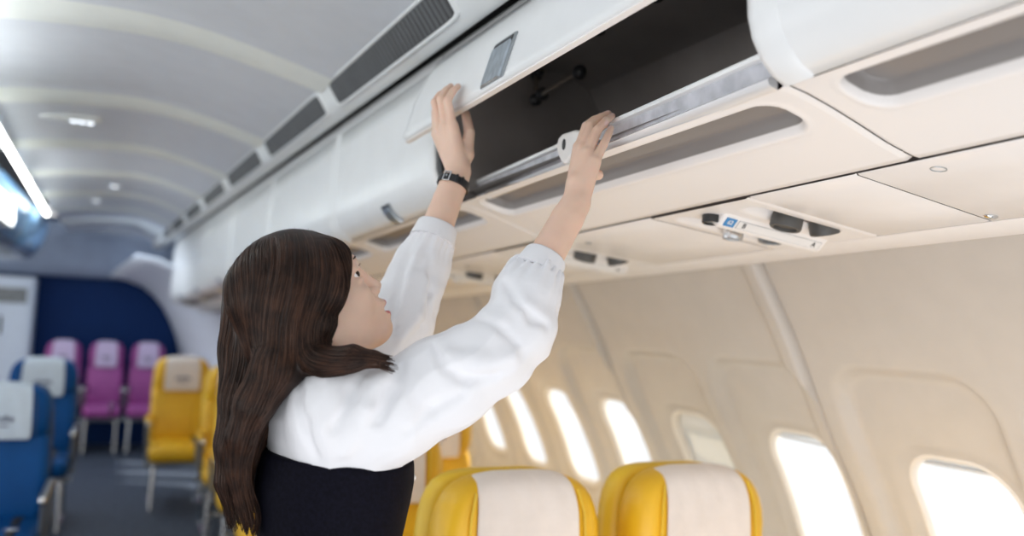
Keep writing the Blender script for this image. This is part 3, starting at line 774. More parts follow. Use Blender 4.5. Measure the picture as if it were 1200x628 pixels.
# white cabinet with louvre left of the blue wall
t = empty('galley_cabinet', (-1.4, 9.2, 0), 'tall white cabinet with a grey louvre at its top, left of the blue wall', 'cabinet')
mb = MB(); mb.box((-2.0, 9.18, 0.0), (-0.875, 9.44, 1.655)); mb.build('body', M['cabinet'], t, bevel=.012)
mb = MB(); mb.box((-1.95, 9.168, 0.05), (-0.905, 9.182, 1.615)); d = mb.build('door', M['cabinet'], t, bevel=.006)
mb = MB(); mb.box((-1.90, 9.160, 1.40), (-0.935, 9.17, 1.545)); l = mb.build('louvre', M['vent'], t, bevel=.004)
for q in range(6):
    mb = MB(); mb.box((-1.89, 9.150, 1.413 + .022*q), (-0.945, 9.162, 1.420 + .022*q)); mb.build('slat', M['latch_edge'], l)
mb = MB(); mb.box((-1.15, 9.155, 1.10), (-1.125, 9.17, 1.27)); mb.build('handle', M['dark'], d, bevel=.005)
mb = MB(); mb.loft([[(-1.20 + .035*math.cos(a), y, 0.985 + .035*math.sin(a)) for a in [2*math.pi*j/20 for j in range(20)]] for y in (9.160, 9.169)]); mb.build('sticker', M['sticker'], d)
mb = MB(); mb.loft([[(-1.20 + x, y, 0.92 + z) for x, z in [(-.04, -.03), (.04, -.03), (.03, .02), (-.03, .02)]] for y in (9.160, 9.169)]); mb.build('sticker', M['placard'], d)
# ------------------------------------------------------------------ the woman: joint positions in metres
J = {
    'sh_r': (0.2985, 1.2204, 1.2157),
    'el_r': (0.5258, 1.1659, 1.3460),
    'wr_r': (0.6657, 1.2048, 1.5651),
    'r_ind0': (0.6942, 1.2488, 1.6752),
    'r_ind1': (0.7107, 1.2565, 1.7175),
    'r_ind2': (0.7395, 1.2558, 1.7387),
    'r_mid0': (0.6926, 1.2335, 1.6691),
    'r_mid1': (0.7123, 1.2426, 1.7163),
    'r_mid2': (0.7491, 1.2455, 1.7441),
    'r_rin0': (0.6932, 1.2175, 1.6588),
    'r_rin1': (0.7158, 1.2242, 1.7054),
    'r_rin2': (0.7495, 1.2327, 1.7367),
    'r_pin0': (0.6992, 1.2018, 1.6419),
    'r_pin1': (0.7190, 1.2075, 1.6769),
    'r_pin2': (0.7414, 1.2208, 1.7114),
    'r_th0': (0.6729, 1.2147, 1.6053),
    'r_th1': (0.7129, 1.2387, 1.6271),
    'r_th2': (0.7287, 1.2390, 1.6291),
    'el_l': (0.4732, 1.4776, 1.4048),
    'wr_l': (0.5697, 1.5170, 1.6599),
    'l_ind0': (0.5576, 1.5292, 1.7526),
    'l_ind1': (0.5470, 1.5374, 1.8054),
    'l_ind2': (0.5787, 1.5656, 1.8478),
    'l_mid0': (0.5498, 1.5480, 1.7554),
    'l_mid1': (0.5384, 1.5552, 1.8118),
    'l_mid2': (0.5678, 1.5794, 1.8495),
    'l_rin0': (0.5427, 1.5659, 1.7510),
    'l_rin1': (0.5323, 1.5737, 1.8081),
    'l_rin2': (0.5587, 1.5920, 1.8403),
    'l_pin0': (0.5410, 1.5783, 1.7444),
    'l_pin1': (0.5378, 1.5868, 1.7923),
    'l_pin2': (0.5584, 1.6045, 1.8251),
    'l_th0': (0.5865, 1.5227, 1.6977),
    'l_th1': (0.5961, 1.5342, 1.7451),
    'l_th2': (0.6061, 1.5849, 1.7969),
    'eye': (0.3183, 1.2709, 1.4284),
    'neck': (0.2824, 1.3398, 1.2628),
    'chest': (0.3179, 1.3157, 1.1565),
    'waist': (0.3140, 1.2951, 1.0279),
    'hb0': (0.2076, 1.3691, 1.3904),
    'hb1': (0.1934, 1.3609, 1.3006),
    'hb2': (0.1797, 1.3402, 1.2280),
    'hb3': (0.1655, 1.3417, 1.1556),
    'hb4': (0.1602, 1.3429, 1.1035),
    'hb5': (0.1735, 1.3411, 1.0514),
    'hf0': (0.2510, 1.2541, 1.3388),
    'hf1': (0.2394, 1.2464, 1.2964),
    'hf2': (0.2658, 1.2072, 1.2890),
    'hf3': (0.2933, 1.1773, 1.2987),
    'hf4': (0.3177, 1.1604, 1.3001),
    'hf5': (0.3381, 1.1462, 1.2928),
    'hs0': (0.2250, 1.2672, 1.3246),
    'hs1': (0.2018, 1.2540, 1.2800),
    'hs2': (0.1742, 1.2599, 1.2291),
    'hs3': (0.1602, 1.2761, 1.1775),
    'hs4': (0.1594, 1.2918, 1.1252),
    'hs5': (0.1773, 1.2931, 1.0766),
    'hf': (0.8386, -0.0105, 0.5446),
    'hu': (-0.5446, 0.0068, 0.8387),
    'hl': (0.0125, 0.9999, 0.0000),
    'head': (0.2533, 1.3017, 1.3859),
    'sh_l': (0.3023, 1.5204, 1.2357),
    'srs0': (0.2968, 1.2274, 1.2073),
    'srs1': (0.3619, 1.2080, 1.2143),
    'srs2': (0.4396, 1.1847, 1.2644),
    'srs3': (0.5054, 1.1616, 1.3113),
    'srs4': (0.5447, 1.1567, 1.3522),
    'srs5': (0.5682, 1.1760, 1.4070),
    'srs6': (0.5790, 1.1807, 1.4293),
    'rc0': (0.5867, 1.1828, 1.4413),
    'rc1': (0.6041, 1.1877, 1.4687),
    'sls0': (0.4271, 1.4728, 1.3186),
    'sls1': (0.4545, 1.4734, 1.3591),
    'sls2': (0.4731, 1.4829, 1.4081),
    'sls3': (0.4977, 1.5000, 1.4641),
    'sls4': (0.5080, 1.5041, 1.4916),
    'lc0': (0.5142, 1.4943, 1.5132),
    'lc1': (0.5253, 1.4989, 1.5426),
    'puff': (0.3061, 1.2122, 1.2065),
}
J = {k: np.array(v) for k, v in J.items()}
# ------------------------------------------------------------------ soft-body modelling: smooth-blended volumes meshed by surface nets
class Field:
    def __init__(s): s.p = []; s.post = None
    def cap(s, a, b, ra, rb=None, k=0.01, op='u'):
        a = np.array(a, float); b = np.array(b, float); rb = ra if rb is None else rb; R = max(ra, rb)
        s.p.append(('c', (a, b, ra, rb), k, op, np.minimum(a, b) - R, np.maximum(a, b) + R)); return s
    def chain(s, pts, rs, k=0.01):
        for i in range(len(pts)-1): s.cap(pts[i], pts[i+1], rs[i], rs[i+1], k)
        return s
    def ell(s, c, axes, rad, k=0.01, op='u'):
        c = np.array(c, float); A = np.array(axes, float); r = np.array(rad, float); R = r.max()
        s.p.append(('e', (c, A, r), k, op, c - R, c + R)); return s
    def fn(s, f, lo, hi, k=0.01, op='u'):
        s.p.append(('f', f, k, op, np.array(lo, float), np.array(hi, float))); return s
    def plane(s, c, n, k=0.01):      # keeps the side opposite to n
        c = np.array(c, float); n = np.array(n, float)
        s.p.append(('f', lambda P: (P - c) @ n, k, 'i', np.array([-9.]*3), np.array([9.]*3))); return s
    def __call__(s, P, cull=None):
        d = np.full(len(P), 0.3)
        lo, hi = P.min(0) - 0.06, P.max(0) + 0.06
        for kind, a, k, op, blo, bhi in s.p:
            if np.any(bhi < lo) or np.any(blo > hi): continue
            if kind == 'c':
                p0, p1, ra, rb = a; ba = p1 - p0; pa = P - p0
                h = np.clip(pa @ ba / max(ba @ ba, 1e-9), 0, 1)
                e = np.linalg.norm(pa - h[:, None]*ba, axis=1) - (ra + (rb - ra)*h)
            elif kind == 'e':
                c, A, r = a; q = (P - c) @ A.T
                k0 = np.linalg.norm(q/r, axis=1); k1 = np.linalg.norm(q/(r*r), axis=1)
                e = np.where(k1 > 1e-9, k0*(k0 - 1)/np.maximum(k1, 1e-9), -r.min())
            else: e = a(P)
            if op == 'u':
                h = np.maximum(k - np.abs(d - e), 0)/k; d = np.minimum(d, e) - h*h*k*0.25
            elif op == 's':
                e = -e; h = np.maximum(k - np.abs(d - e), 0)/k; d = np.maximum(d, e) + h*h*k*0.25
            else:
                h = np.maximum(k - np.abs(d - e), 0)/k; d = np.maximum(d, e) + h*h*k*0.25
        return s.post(P, d) if s.post else d
    def bounds(s):
        bs = [(a, b) for _, _, _, op, a, b in s.p if op == 'u']
        return np.min([a for a, _ in bs], 0) - .03, np.max([b for _, b in bs], 0) + .03
def surface(F, h, lo=None, hi=None):
    blo, bhi = F.bounds()
    lo = blo if lo is None else np.maximum(blo, lo); hi = bhi if hi is None else np.minimum(bhi, hi)
    n = 4; H = h*n
    N = np.ceil((hi - lo)/H).astype(int) + 1
    act = []
    sub = 6
    for i0 in range(0, N[0], sub):
        for j0 in range(0, N[1], sub):
            for k0 in range(0, N[2], sub):
                g = np.stack(np.meshgrid(np.arange(i0, min(i0+sub, N[0])), np.arange(j0, min(j0+sub, N[1])), np.arange(k0, min(k0+sub, N[2])), indexing='ij'), -1).reshape(-1, 3)
                d = F(lo + (g + .5)*H)
                m = np.abs(d) < H*1.25 + 0.004
                if m.any(): act.append(g[m])
    act = np.concatenate(act)
    o5 = np.stack(np.meshgrid(*[np.arange(5)]*3, indexing='ij'), -1).reshape(-1, 3)
    V = np.empty((len(act), 125))
    for c in range(0, len(act), 60):
        b = act[c:c+60]
        P = lo + (b[:, None, :]*n + o5[None])*h
        V[c:c+60] = F(P.reshape(-1, 3)).reshape(-1, 125)
    V = V.reshape(-1, 5, 5, 5)
    D = (N*n + 2).astype(np.int64)
    key = lambda q: (q[..., 0]*D[1] + q[..., 1])*D[2] + q[..., 2]
    corner = {}
    for a in (0, 1):
        for b in (0, 1):
            for c in (0, 1): corner[a, b, c] = V[:, a:a+4, b:b+4, c:c+4]
    st = np.stack([corner[k] < 0 for k in corner]); mix = st.any(0) & ~st.all(0)
    idx = np.argwhere(mix)
    tot = np.zeros((len(idx), 3)); cnt = np.zeros(len(idx))
    ii = tuple(idx.T)
    for ax in range(3):
        for u in (0, 1):
            for w in (0, 1):
                k0 = [u, w]; k0.insert(ax, 0); k1 = [u, w]; k1.insert(ax, 1)
                a = corner[tuple(k0)][ii]; b = corner[tuple(k1)][ii]
                m = (a < 0) != (b < 0); t = np.where(m, a/np.where(m, a - b, 1), 0)
                p = np.tile(np.array(k0, float), (len(idx), 1)); p[:, ax] = t
                tot[m] += p[m]; cnt[m] += 1
    gc = act[idx[:, 0]]*n + idx[:, 1:]
    pos = lo + (gc + tot/cnt[:, None])*h
    keys = key(gc.astype(np.int64)); order = np.argsort(keys); ks = keys[order]
    def find(q):
        kk = key(q.astype(np.int64)); j = np.searchsorted(ks, kk); j = np.minimum(j, len(ks)-1)
        return np.where(ks[j] == kk, order[j], -1)
    faces = []
    for ax in range(3):
        s0 = [slice(0, 4)]*3; s1 = list(s0); s1[ax] = slice(1, 5)
        a = V[(slice(None), *s0)]; b = V[(slice(None), *s1)]
        e = np.argwhere((a < 0) != (b < 0)); neg = (a < 0)[tuple(e.T)]
        g = act[e[:, 0]]*n + e[:, 1:]
        b1, b2 = np.zeros(3, int), np.zeros(3, int); b1[(ax+1) % 3] = 1; b2[(ax+2) % 3] = 1
        q = np.stack([find(g), find(g - b1), find(g - b1 - b2), find(g - b2)], 1)
        q[~neg] = q[~neg][:, ::-1]
        faces.append(q[(q >= 0).all(1)])
    return pos, np.concatenate(faces)
def raw_mesh(name, pos, faces, mats, parent, mi=None, smooth_=True):
    me = bpy.data.meshes.new(name); off = np.array(parent_loc(parent))
    k = faces.shape[1]
    me.vertices.add(len(pos)); me.vertices.foreach_set('co', (pos - off).astype(np.float32).ravel())
    me.loops.add(len(faces)*k); me.loops.foreach_set('vertex_index', faces.astype(np.int32).ravel())
    me.polygons.add(len(faces)); me.polygons.foreach_set('loop_start', np.arange(0, len(faces)*k, k, dtype=np.int32))
    me.polygons.foreach_set('loop_total', np.full(len(faces), k, np.int32))
    for m in mats: me.materials.append(m)
    if mi is not None: me.polygons.foreach_set('material_index', mi.astype(np.int32))
    me.polygons.foreach_set('use_smooth', np.full(len(faces), smooth_))
    me.update(calc_edges=True); me.validate()
    o = bpy.data.objects.new(name, me); COL.objects.link(o); o.parent = parent
    return o
def relax(pos, faces, it=2, lam=0.5):
    e = np.concatenate([faces[:, [i, (i+1) % 4]] for i in range(4)]); e = np.concatenate([e, e[:, ::-1]])
    cnt = np.bincount(e[:, 0], minlength=len(pos))[:, None]
    for _ in range(it):
        s = np.stack([np.bincount(e[:, 0], weights=pos[e[:, 1], c], minlength=len(pos)) for c in range(3)], 1)
        pos = pos + lam*(s/np.maximum(cnt, 1) - pos)
    return pos
def keep_big(pos, faces):
    # the largest connected piece only
    lab = np.arange(len(pos))
    while True:
        m = lab[faces].min(1); new = lab.copy(); np.minimum.at(new, faces.ravel(), np.repeat(m, 4)); new = new[new]
        if (new == lab).all(): break
        lab = new
    big = np.bincount(lab).argmax(); ok = lab == big; fm = ok[faces[:, 0]]
    re = np.cumsum(ok) - 1
    return pos[ok], re[faces[fm]]
def vnoise(P, sc, seed=0):
    # smooth value noise
    q = P*sc + seed*17.31; i = np.floor(q).astype(np.int64); f = q - i; f = f*f*(3 - 2*f); r = 0
    def hsh(a):
        x = (a[:, 0]*374761393 + a[:, 1]*668265263 + a[:, 2]*2147483647 + seed*97) & 0xffffffff
        x = ((x ^ (x >> 13))*1274126177) & 0xffffffff; return ((x ^ (x >> 16)) & 0xffff)/32767.5 - 1
    for a in (0, 1):
        for b in (0, 1):
            for c in (0, 1):
                w = (f[:, 0] if a else 1-f[:, 0])*(f[:, 1] if b else 1-f[:, 1])*(f[:, 2] if c else 1-f[:, 2])
                r = r + w*hsh(i + np.array([a, b, c]))
    return r

# ------------------------------------------------------------------ materials of the figure
M['skin'] = mat('skin', (0.75, 0.52, 0.40), 0.48, var=0.05, scale=14, bump=0.04, bscale=500, sss=0.35)
M['lips'] = mat('lips', (0.58, 0.17, 0.17), 0.35, var=0.04, sss=0.2)
M['nail'] = mat('fingernail', (0.86, 0.60, 0.54), 0.25, var=0.02)
M['blouse'] = mat('blouse_white_chiffon', (0.80, 0.80, 0.825), 0.8, var=0.012, bump=0.10, bscale=700, sheen=0.15)
M['dress'] = mat('pinafore_black', (0.0035, 0.0035, 0.008), 0.75, var=0.3, scale=200, bump=0.2, bscale=900, spec=0.08)
M['hair'] = mat('hair_dark_brown', (0.020, 0.0085, 0.005), 0.42, var=0.4, scale=40, spec=0.3)
M['hair2'] = mat('hair_lit_brown', (0.046, 0.0185, 0.009), 0.38, var=0.4, scale=40, spec=0.4)  # lighter tone for a random share of the strands
M['eye_white'] = mat('eye_white', (0.85, 0.83, 0.82), 0.2)
M['iris'] = mat('iris_dark', (0.03, 0.015, 0.01), 0.15)
M['teeth'] = mat('teeth', (0.85, 0.82, 0.78), 0.3)
M['strap'] = mat('watch_strap_black', (0.012, 0.012, 0.014), 0.32)
M['pearl'] = mat('pearl_button', (0.86, 0.84, 0.80), 0.18, coat=0.5)
M['shoe'] = mat('black_shoe', (0.01, 0.01, 0.01), 0.3)

hf, hu, hl, HC = J['hf'], J['hu'], J['hl'], J['head']
FH = np.array([0.9999, -0.0125, 0.0]); LH = np.array([0.0125, 0.9999, 0.0]); UP = np.array([0, 0, 1.])
HX = np.stack([hf, hl, hu])
def hp(f, l, u): return HC + f*hf + l*hl + u*hu
woman = empty('person', (0.29, 1.31, 0.0), 'woman in white blouse and black pinafore reaching up into the open overhead bin', 'person')
BODY_C = lambda z: np.array([float(np.interp(z, [0.4, .8, 1.03, 1.157, 1.26], [.30, .30, .312, .316, .300])), 1.312, z])
def torso_fn(table):
    T = np.array(table)
    def f(P):
        z = P[:, 2]; cx = np.interp(z, [0.4, .8, 1.03, 1.157, 1.26], [.30, .30, .312, .316, .300])
        a = (P[:, 0]-cx)*FH[0] + (P[:, 1]-1.325)*FH[1]; b = (P[:, 0]-cx)*LH[0] + (P[:, 1]-1.325)*LH[1]
        rf = np.interp(z, T[:, 0], T[:, 1]); rl = np.interp(z, T[:, 0], T[:, 2])
        q = np.sqrt((a/rf)**2 + (b/rl)**2)
        d = (q - 1)*np.minimum(rf, rl)*.9
        return np.maximum(d, np.maximum(T[0, 0] - z, z - T[-1, 0]))
    return f

# ---- body: one continuous skin
B = Field()
B.fn(torso_fn([(.76, .115, .155), (.90, .095, .125), (1.03, .088, .118), (1.13, .098, .128), (1.22, .085, .125), (1.27, .06, .10), (1.30, .045, .06)]), (.1, 1.1, .7), (.5, 1.55, 1.32), k=.03)
NB = np.array([.292, 1.345, 1.262])
B.cap(NB, hp(-.035, 0, -.075), .047, .044, k=.03)
B.chain([BODY_C(1.22) + LH*-.09, J['sh_r'], J['el_r']], [.048, .044, .031], k=.005)
wr = J['wr_r']; e = J['el_r']
B.chain([e, e + .3*(wr-e), wr - .12*(wr-e), wr], [.030, .0312, .0275, .0255], k=.003)
B.chain([BODY_C(1.22) + LH*.11, J['sh_l'], J['el_l']], [.05, .048, .032], k=.005)
wl = J['wr_l']; e2 = J['el_l']
B.chain([e2, e2 + .3*(wl-e2), wl - .12*(wl-e2), wl], [.030, .0330, .0280, .0258], k=.003)
for s in (-1, 1):
    hip = np.array([.30, 1.325 + s*.075, .80]); kn = np.array([.315, 1.325 + s*.07, .44]); an = np.array([.29, 1.325 + s*.065, .075])
    B.chain([hip, kn], [.082, .054], k=.03); B.chain([kn, kn*.65 + an*.35 + np.array([-.012, 0, 0]), an], [.052, .052, .034], k=.02)
    B.chain([an, an + np.array([.06, 0, -.03]), an + np.array([.15, 0, -.05])], [.034, .032, .022], k=.02); B.cap(an, an + np.array([-.03, 0, -.045]), .03, .026, k=.02)
# head
HA = HX
B.ell(hp(-.014, 0, .030), HA, (.094, .074, .080), k=.02)
B.ell(hp(.020, 0, -.038), HA, (.063, .058, .074), k=.03)
B.ell(hp(.012, 0, -.050), HA, (.058, .055, .052), k=.02)
B.cap(hp(-.012, -.045, -.062), hp(.060, -.014, -.098), .018, .015, k=.03); B.cap(hp(-.012, .045, -.062), hp(.060, .014, -.098), .018, .015, k=.03)
B.ell(hp(.072, 0, -.098), HA, (.019, .019, .016), k=.02)
for s in (-1, 1):
    B.ell(hp(.050, s*.036, -.034), HA, (.028, .022, .026), k=.02)
    B.cap(hp(.080, s*.012, .021), hp(.066, s*.042, .020), .0095, .009, k=.02)
    B.ell(hp(.092, s*.032, .0), HA, (.020, .017, .0085), k=.012, op='s')
    B.ell(hp(.072, s*.033, .009), HA, (.011, .017, .0050), k=.006)      # upper lid
    B.ell(hp(.070, s*.033, -.009), HA, (.010, .016, .0045), k=.006)     # lower lid
    B.ell(hp(-.006, s*.072, -.012), HA, (.018, .008, .030), k=.008)     # ear
    B.ell(hp(-.002, s*.080, -.010), HA, (.010, .006, .018), k=.006, op='s')
B.ell(hp(.076, 0, -.064), HA, (.019, .026, .022), k=.02)
B.cap(hp(.083, 0, .006), hp(.099, 0, -.032), .0072, .0080, k=.012)
B.ell(hp(.0985, 0, -.0345), HA, (.0095, .0095, .0085), k=.007)
for s in (-1, 1):
    B.ell(hp(.090, s*.0125, -.040), HA, (.0105, .0075, .0072), k=.006)
    B.ell(hp(.094, s*.0065, -.0475), HA, (.005, .0036, .004), k=.003, op='s')
B.ell(hp(.0915, 0, -.0630), HA, (.0100, .020, .0070), k=.006)
B.ell(hp(.0890, 0, -.0822), HA, (.0100, .018, .0082), k=.006)
B.ell(hp(.093, 0, -.0722), HA, (.020, .0185, .0048), k=.004, op='s')
# hands
def hand(h, wr, thumb_r):
    K = ('ind', 'mid', 'rin', 'pin'); mc = [J['%s_%s0' % (h, n)] for n in K]
    pd = np.cross(mc[0] - wr, mc[3] - wr); pd /= np.linalg.norm(pd)
    for n, m, r in zip(K, mc, (.0112, .0112, .0108, .0100)):
        a = wr + (m - wr)*.12 + (np.mean(mc, 0) - m)*-.25
        B.cap(a, m, .0170, r + .0012, k=.006)
    for n, r in zip(K, (.0078, .0080, .0077, .0069)):
        m, p, t = J['%s_%s0' % (h, n)], J['%s_%s1' % (h, n)], J['%s_%s2' % (h, n)]
        dip = p + (t - p)*.52
        bend = (p - m)/np.linalg.norm(p - m); dip = dip + bend*.0035
        B.chain([m, p], [r + .0022, r + .0006], k=.003); B.chain([p, dip, t], [r + .0006, r - .0002, r - .0016], k=.0015)
    a, b, c = J[h+'_th0'], J[h+'_th1'], J[h+'_th2']
    B.chain([wr + (a - wr)*.4, a], [.016, .0155], k=.008); B.chain([a, b], [.0145, .0112], k=.008); B.chain([b, c], [.0112, .0095], k=.002)
hand('r', wr, 0); hand('l', wl, 0)
pos, fc = surface(B, 0.0024); pos, fc = keep_big(pos, fc)
pos = relax(pos, fc, 2, .4)
cen = pos[fc].mean(1); q = (cen - HC) @ HX.T
mi = np.zeros(len(fc), int)
lipm = (np.abs(q[:, 1]) < .0195*np.sqrt(np.maximum(0, 1 - ((q[:, 2] + .0715)/.0185)**2))) & (q[:, 0] > .074) & (q[:, 2] > -.0905) & (q[:, 2] < -.0585)
mi[lipm] = 1
# fingernails: the outer face of each finger end
for h in 'rl':
    w0 = J['wr_'+h]; mcs = [J['%s_%s0' % (h, n)] for n in ('ind', 'mid', 'rin', 'pin')]
    back = np.cross(mcs[0] - w0, mcs[3] - w0); back /= np.linalg.norm(back)
    if back @ (np.array([0, 0, 1.35]) - w0) < 0: back = -back
    for n in ('ind', 'mid', 'rin', 'pin'):
        p, t = J['%s_%s1' % (h, n)], J['%s_%s2' % (h, n)]
        ax = (t - p)/np.linalg.norm(t - p); bk = back - ax*(back @ ax); bk /= np.linalg.norm(bk); sd = np.cross(ax, bk)
        r = cen - t
        m = (np.linalg.norm(r, axis=1) < .02) & (r @ ax > -.006) & (r @ ax < .0055) & (r @ bk > .0028) & (np.abs(r @ sd) < .0045)
        mi[m] = 2
body = raw_mesh('body', pos, fc, [M['skin'], M['lips'], M['nail']], woman, mi)

# ---- eyes, lashes, brows, teeth
for s in (-1, 1):
    c = hp(.0665, s*.0315, .0)
    mb = MB(); mb.sphere(c, .0115, 12); ey = mb.build('eye', M['eye_white'], woman)
    look = hf*.86 + hu*.14 - hl*.46; look /= np.linalg.norm(look)
    mb = MB(); mb.sphere(c + look*.0052, .0078, 10); mb.build('iris', M['iris'], ey)
    pts = [hp(.0815 - .16*abs(t)*abs(t)*.35, s*(.0325 + .0155*t), .0062 + .002*(1 - t*t)) for t in np.linspace(-1, 1, 9)]
    mb = MB(); mb.tube(pts, [.0006, .001, .0012, .0013, .0013, .0013, .0012, .001, .0006], 6); el = mb.build('eyelashes', M['hair'], woman)
    for t in np.linspace(-.9, 1, 11):
        p = hp(.0815 - .056*t*t, s*(.0325 + .0155*t), .0072 + .002*(1 - t*t)); q_ = p + hf*.0075 + hu*.0035 + hl*s*.004*t
        mb2 = MB(); mb2.tube([p, (p + q_)/2 + hu*-.0008, q_], [.0005, .0004, .0001], 4); mb2.build('lash', M['hair'], el)
    pts = [hp(.0862 - .030*t*t - .012*t, s*(.030 + .021*t), .0215 + .003*(1 - t*t) - .002*t) for t in np.linspace(-1, 1, 9)]
    mb = MB(); mb.tube(pts, [.0004, .0012, .0016, .0018, .0017, .0015, .0012, .0009, .0003], 6, squash=.7); mb.build('eyebrow', M['hair'], woman)
mb = MB()
for rr, w in ((-.0672, .0145),):
    mb.loft([[hp(.0905 - 9*l*l - dp, l, u) for l in np.linspace(-w, w, 11)] + [hp(.0855 - 9*l*l - dp, l, u) for l in np.linspace(w, -w, 11)] for u, dp in [(-.0645, 0), (-.0705, .0005)]])
mb.build('teeth', M['teeth'], woman)

# ---- blouse: yoke, puffed sleeves gathered into cuffs
SR = [J['srs%d' % i] for i in range(7)]; SRr = [.072, .071, .070, .060, .054, .049, .043]
SL = [J['sh_l']] + [J['sls%d' % i] for i in range(5)]; SLr = [.068, .060, .056, .054, .050, .044]
cr0, cr1, cl0, cl1 = J['rc0'], J['rc1'], J['lc0'], J['lc1']
F = Field()
F.fn(torso_fn([(1.09, .104, .130), (1.16, .113, .142), (1.20, .110, .145), (1.25, .092, .135), (1.29, .062, .10), (1.315, .05, .06)]), (.1, 1.1, 1.09), (.5, 1.6, 1.32), k=.04)
F.chain(SR, SRr, k=.018); F.cap(SR[-1], cr0, .0425, .041, k=.01)
F.chain(SL, SLr, k=.018); F.cap(SL[-1], cl0, .043, .040, k=.01)
F.ell(J['puff'] + np.array([0, .012, .0]), np.stack([FH, LH, UP]), (.080, .060, .066), k=.03)
for a_, b_ in ((cr0, cr1), (cl0, cl1)):                 # the sleeves end where the cuffs begin
    u_ = (b_ - a_)/np.linalg.norm(b_ - a_)
    F.ell(a_ + u_*.0595, np.stack([u_, np.cross(u_, UP)/np.linalg.norm(np.cross(u_, UP)), np.cross(u_, np.cross(u_, UP))/np.linalg.norm(np.cross(u_, UP))]), (.055, .075, .075), k=.004, op='s')
# pressed-in creases and raised pulls of the cloth
CREASE = [[(.2373, 1.2693, 1.2772), (.2268, 1.2141, 1.2435), (.2321, 1.1849, 1.2066), (.2509, 1.1867, 1.1606)],
          [(.3224, 1.1933, 1.2835), (.2921, 1.1654, 1.2483), (.2691, 1.1599, 1.2034)],
          [(.3619, 1.1613, 1.2912), (.3484, 1.144, 1.2554), (.328, 1.1435, 1.2144)],
          [(.4061, 1.1497, 1.3254), (.4127, 1.1194, 1.2947), (.4431, 1.1103, 1.2763), (.4868, 1.103, 1.2824)],
          [(.4386, 1.1126, 1.254), (.399, 1.1261, 1.2306), (.3705, 1.1318, 1.1999)],
          [(.4731, 1.1453, 1.3663), (.4922, 1.1077, 1.3547), (.5162, 1.097, 1.3308)],
          [(.5171, 1.1551, 1.4236), (.5237, 1.1165, 1.3944), (.5443, 1.1008, 1.3697), (.5672, 1.1026, 1.3605)],
          [(.4971, 1.446, 1.4804), (.4909, 1.4277, 1.4158), (.4716, 1.4137, 1.3526)],
          [(.461, 1.4627, 1.4787), (.4302, 1.4274, 1.3968), (.4237, 1.4117, 1.3431)]]
PULL = [[(.3355, 1.1648, 1.2757), (.312, 1.1514, 1.228), (.2877, 1.1677, 1.1662)],
        [(.4214, 1.1274, 1.3105), (.4611, 1.1083, 1.3001), (.5096, 1.0954, 1.3081)],
        [(.4855, 1.4289, 1.4312), (.4667, 1.4114, 1.3678), (.4358, 1.4073, 1.3285)]]
for c_ in PULL:
    n_ = len(c_)
    for i in range(n_ - 1): F.cap(c_[i], c_[i+1], .0015 + .004*(i > 0), .0015 + .004*(i < n_ - 2), k=.022)
for c_ in CREASE:
    n_ = len(c_)
    for i in range(n_ - 1): F.cap(c_[i], c_[i+1], .0002 + .0022*(i > 0), .0002 + .0022*(i < n_ - 2), k=.018, op='s')
def seg_frame(P, A, Bp):
    ax = Bp - A; L = np.linalg.norm(ax); ax /= L; r = P - A; t = r @ ax
    u = np.cross(ax, [0.3, 1, .2]); u /= np.linalg.norm(u); v = np.cross(ax, u)
    return t, r @ u, r @ v, L
def cloth_post(P, d):
    n = np.abs(d) < .03
    if not n.any(): return d
    Q = P[n]; o = np.zeros(len(Q))
    near_r = Q[:, 0] > .34
    # upper arm / forearm direction per sleeve, blended at the elbow
    for pts, cf, seed in ((SR, cr0, 3), (SL, cl0, 8)):
        el = pts[4] if pts is SR else pts[3]
        A0 = pts[0]; dist = np.min(np.stack([np.linalg.norm(Q - p, axis=1) for p in pts + [cf]]), 0)
        w = np.clip(1.6 - dist/.075, 0, 1)
        t1, a1, b1, L1 = seg_frame(Q, A0, el); t2, a2, b2, L2 = seg_frame(Q, el, cf)
        bl = np.clip(.5 + t2/.05, 0, 1)
        f1 = vnoise(np.stack([t1*9 + a1*6, a1*26 - t1*5, b1*26 + t1*6], 1), 1.0, seed)
        f2 = vnoise(np.stack([t2*7, a2*30, b2*30], 1), 1.0, seed+1)
        g1 = vnoise(np.stack([t1*26, a1*14 + t1*10, b1*14], 1), 1.0, seed+2)
        ridge = lambda x: (1 - np.abs(x)*2.2)
        fold = (1-bl)*(.0062*ridge(f1) + .0030*g1) + bl*(.0050*ridge(f2))
        el_w = np.exp(-((t2 + .005)/.055)**2)
        fold += el_w*.0048*np.sin(t1*115 + 3*a1*20)*np.clip(.5 - b2*6, 0, 1)
        th = np.arctan2(b2, a2); gw = np.exp(-np.maximum(0, L2 - t2)/.022)*(t2 < L2 + .01)
        fold += gw*.0028*np.sin(17*th + .8*np.sin(3*th)) - gw*.002
        o = np.where(dist < .13, o*(1-w) + fold*w, o)
    # broad drape over the shoulder and back
    base = (1 - np.abs(vnoise(np.stack([(Q[:, 0] + .45*Q[:, 2])*24, Q[:, 1]*9, (Q[:, 2] - .45*Q[:, 0])*8], 1), 1.0, 21))*2.2)*.0022
    wt = np.clip((.42 - Q[:, 0])/.06, 0, 1)
    o = o*(1 - .6*wt) + base*wt
    d = d.copy(); d[n] -= o
    return d
F.post = cloth_post
bp, bf = surface(F, 0.003); bp, bf = keep_big(bp, bf); bp = relax(bp, bf, 1, .4)
blouse = raw_mesh('blouse', bp, bf, [M['blouse']], woman)
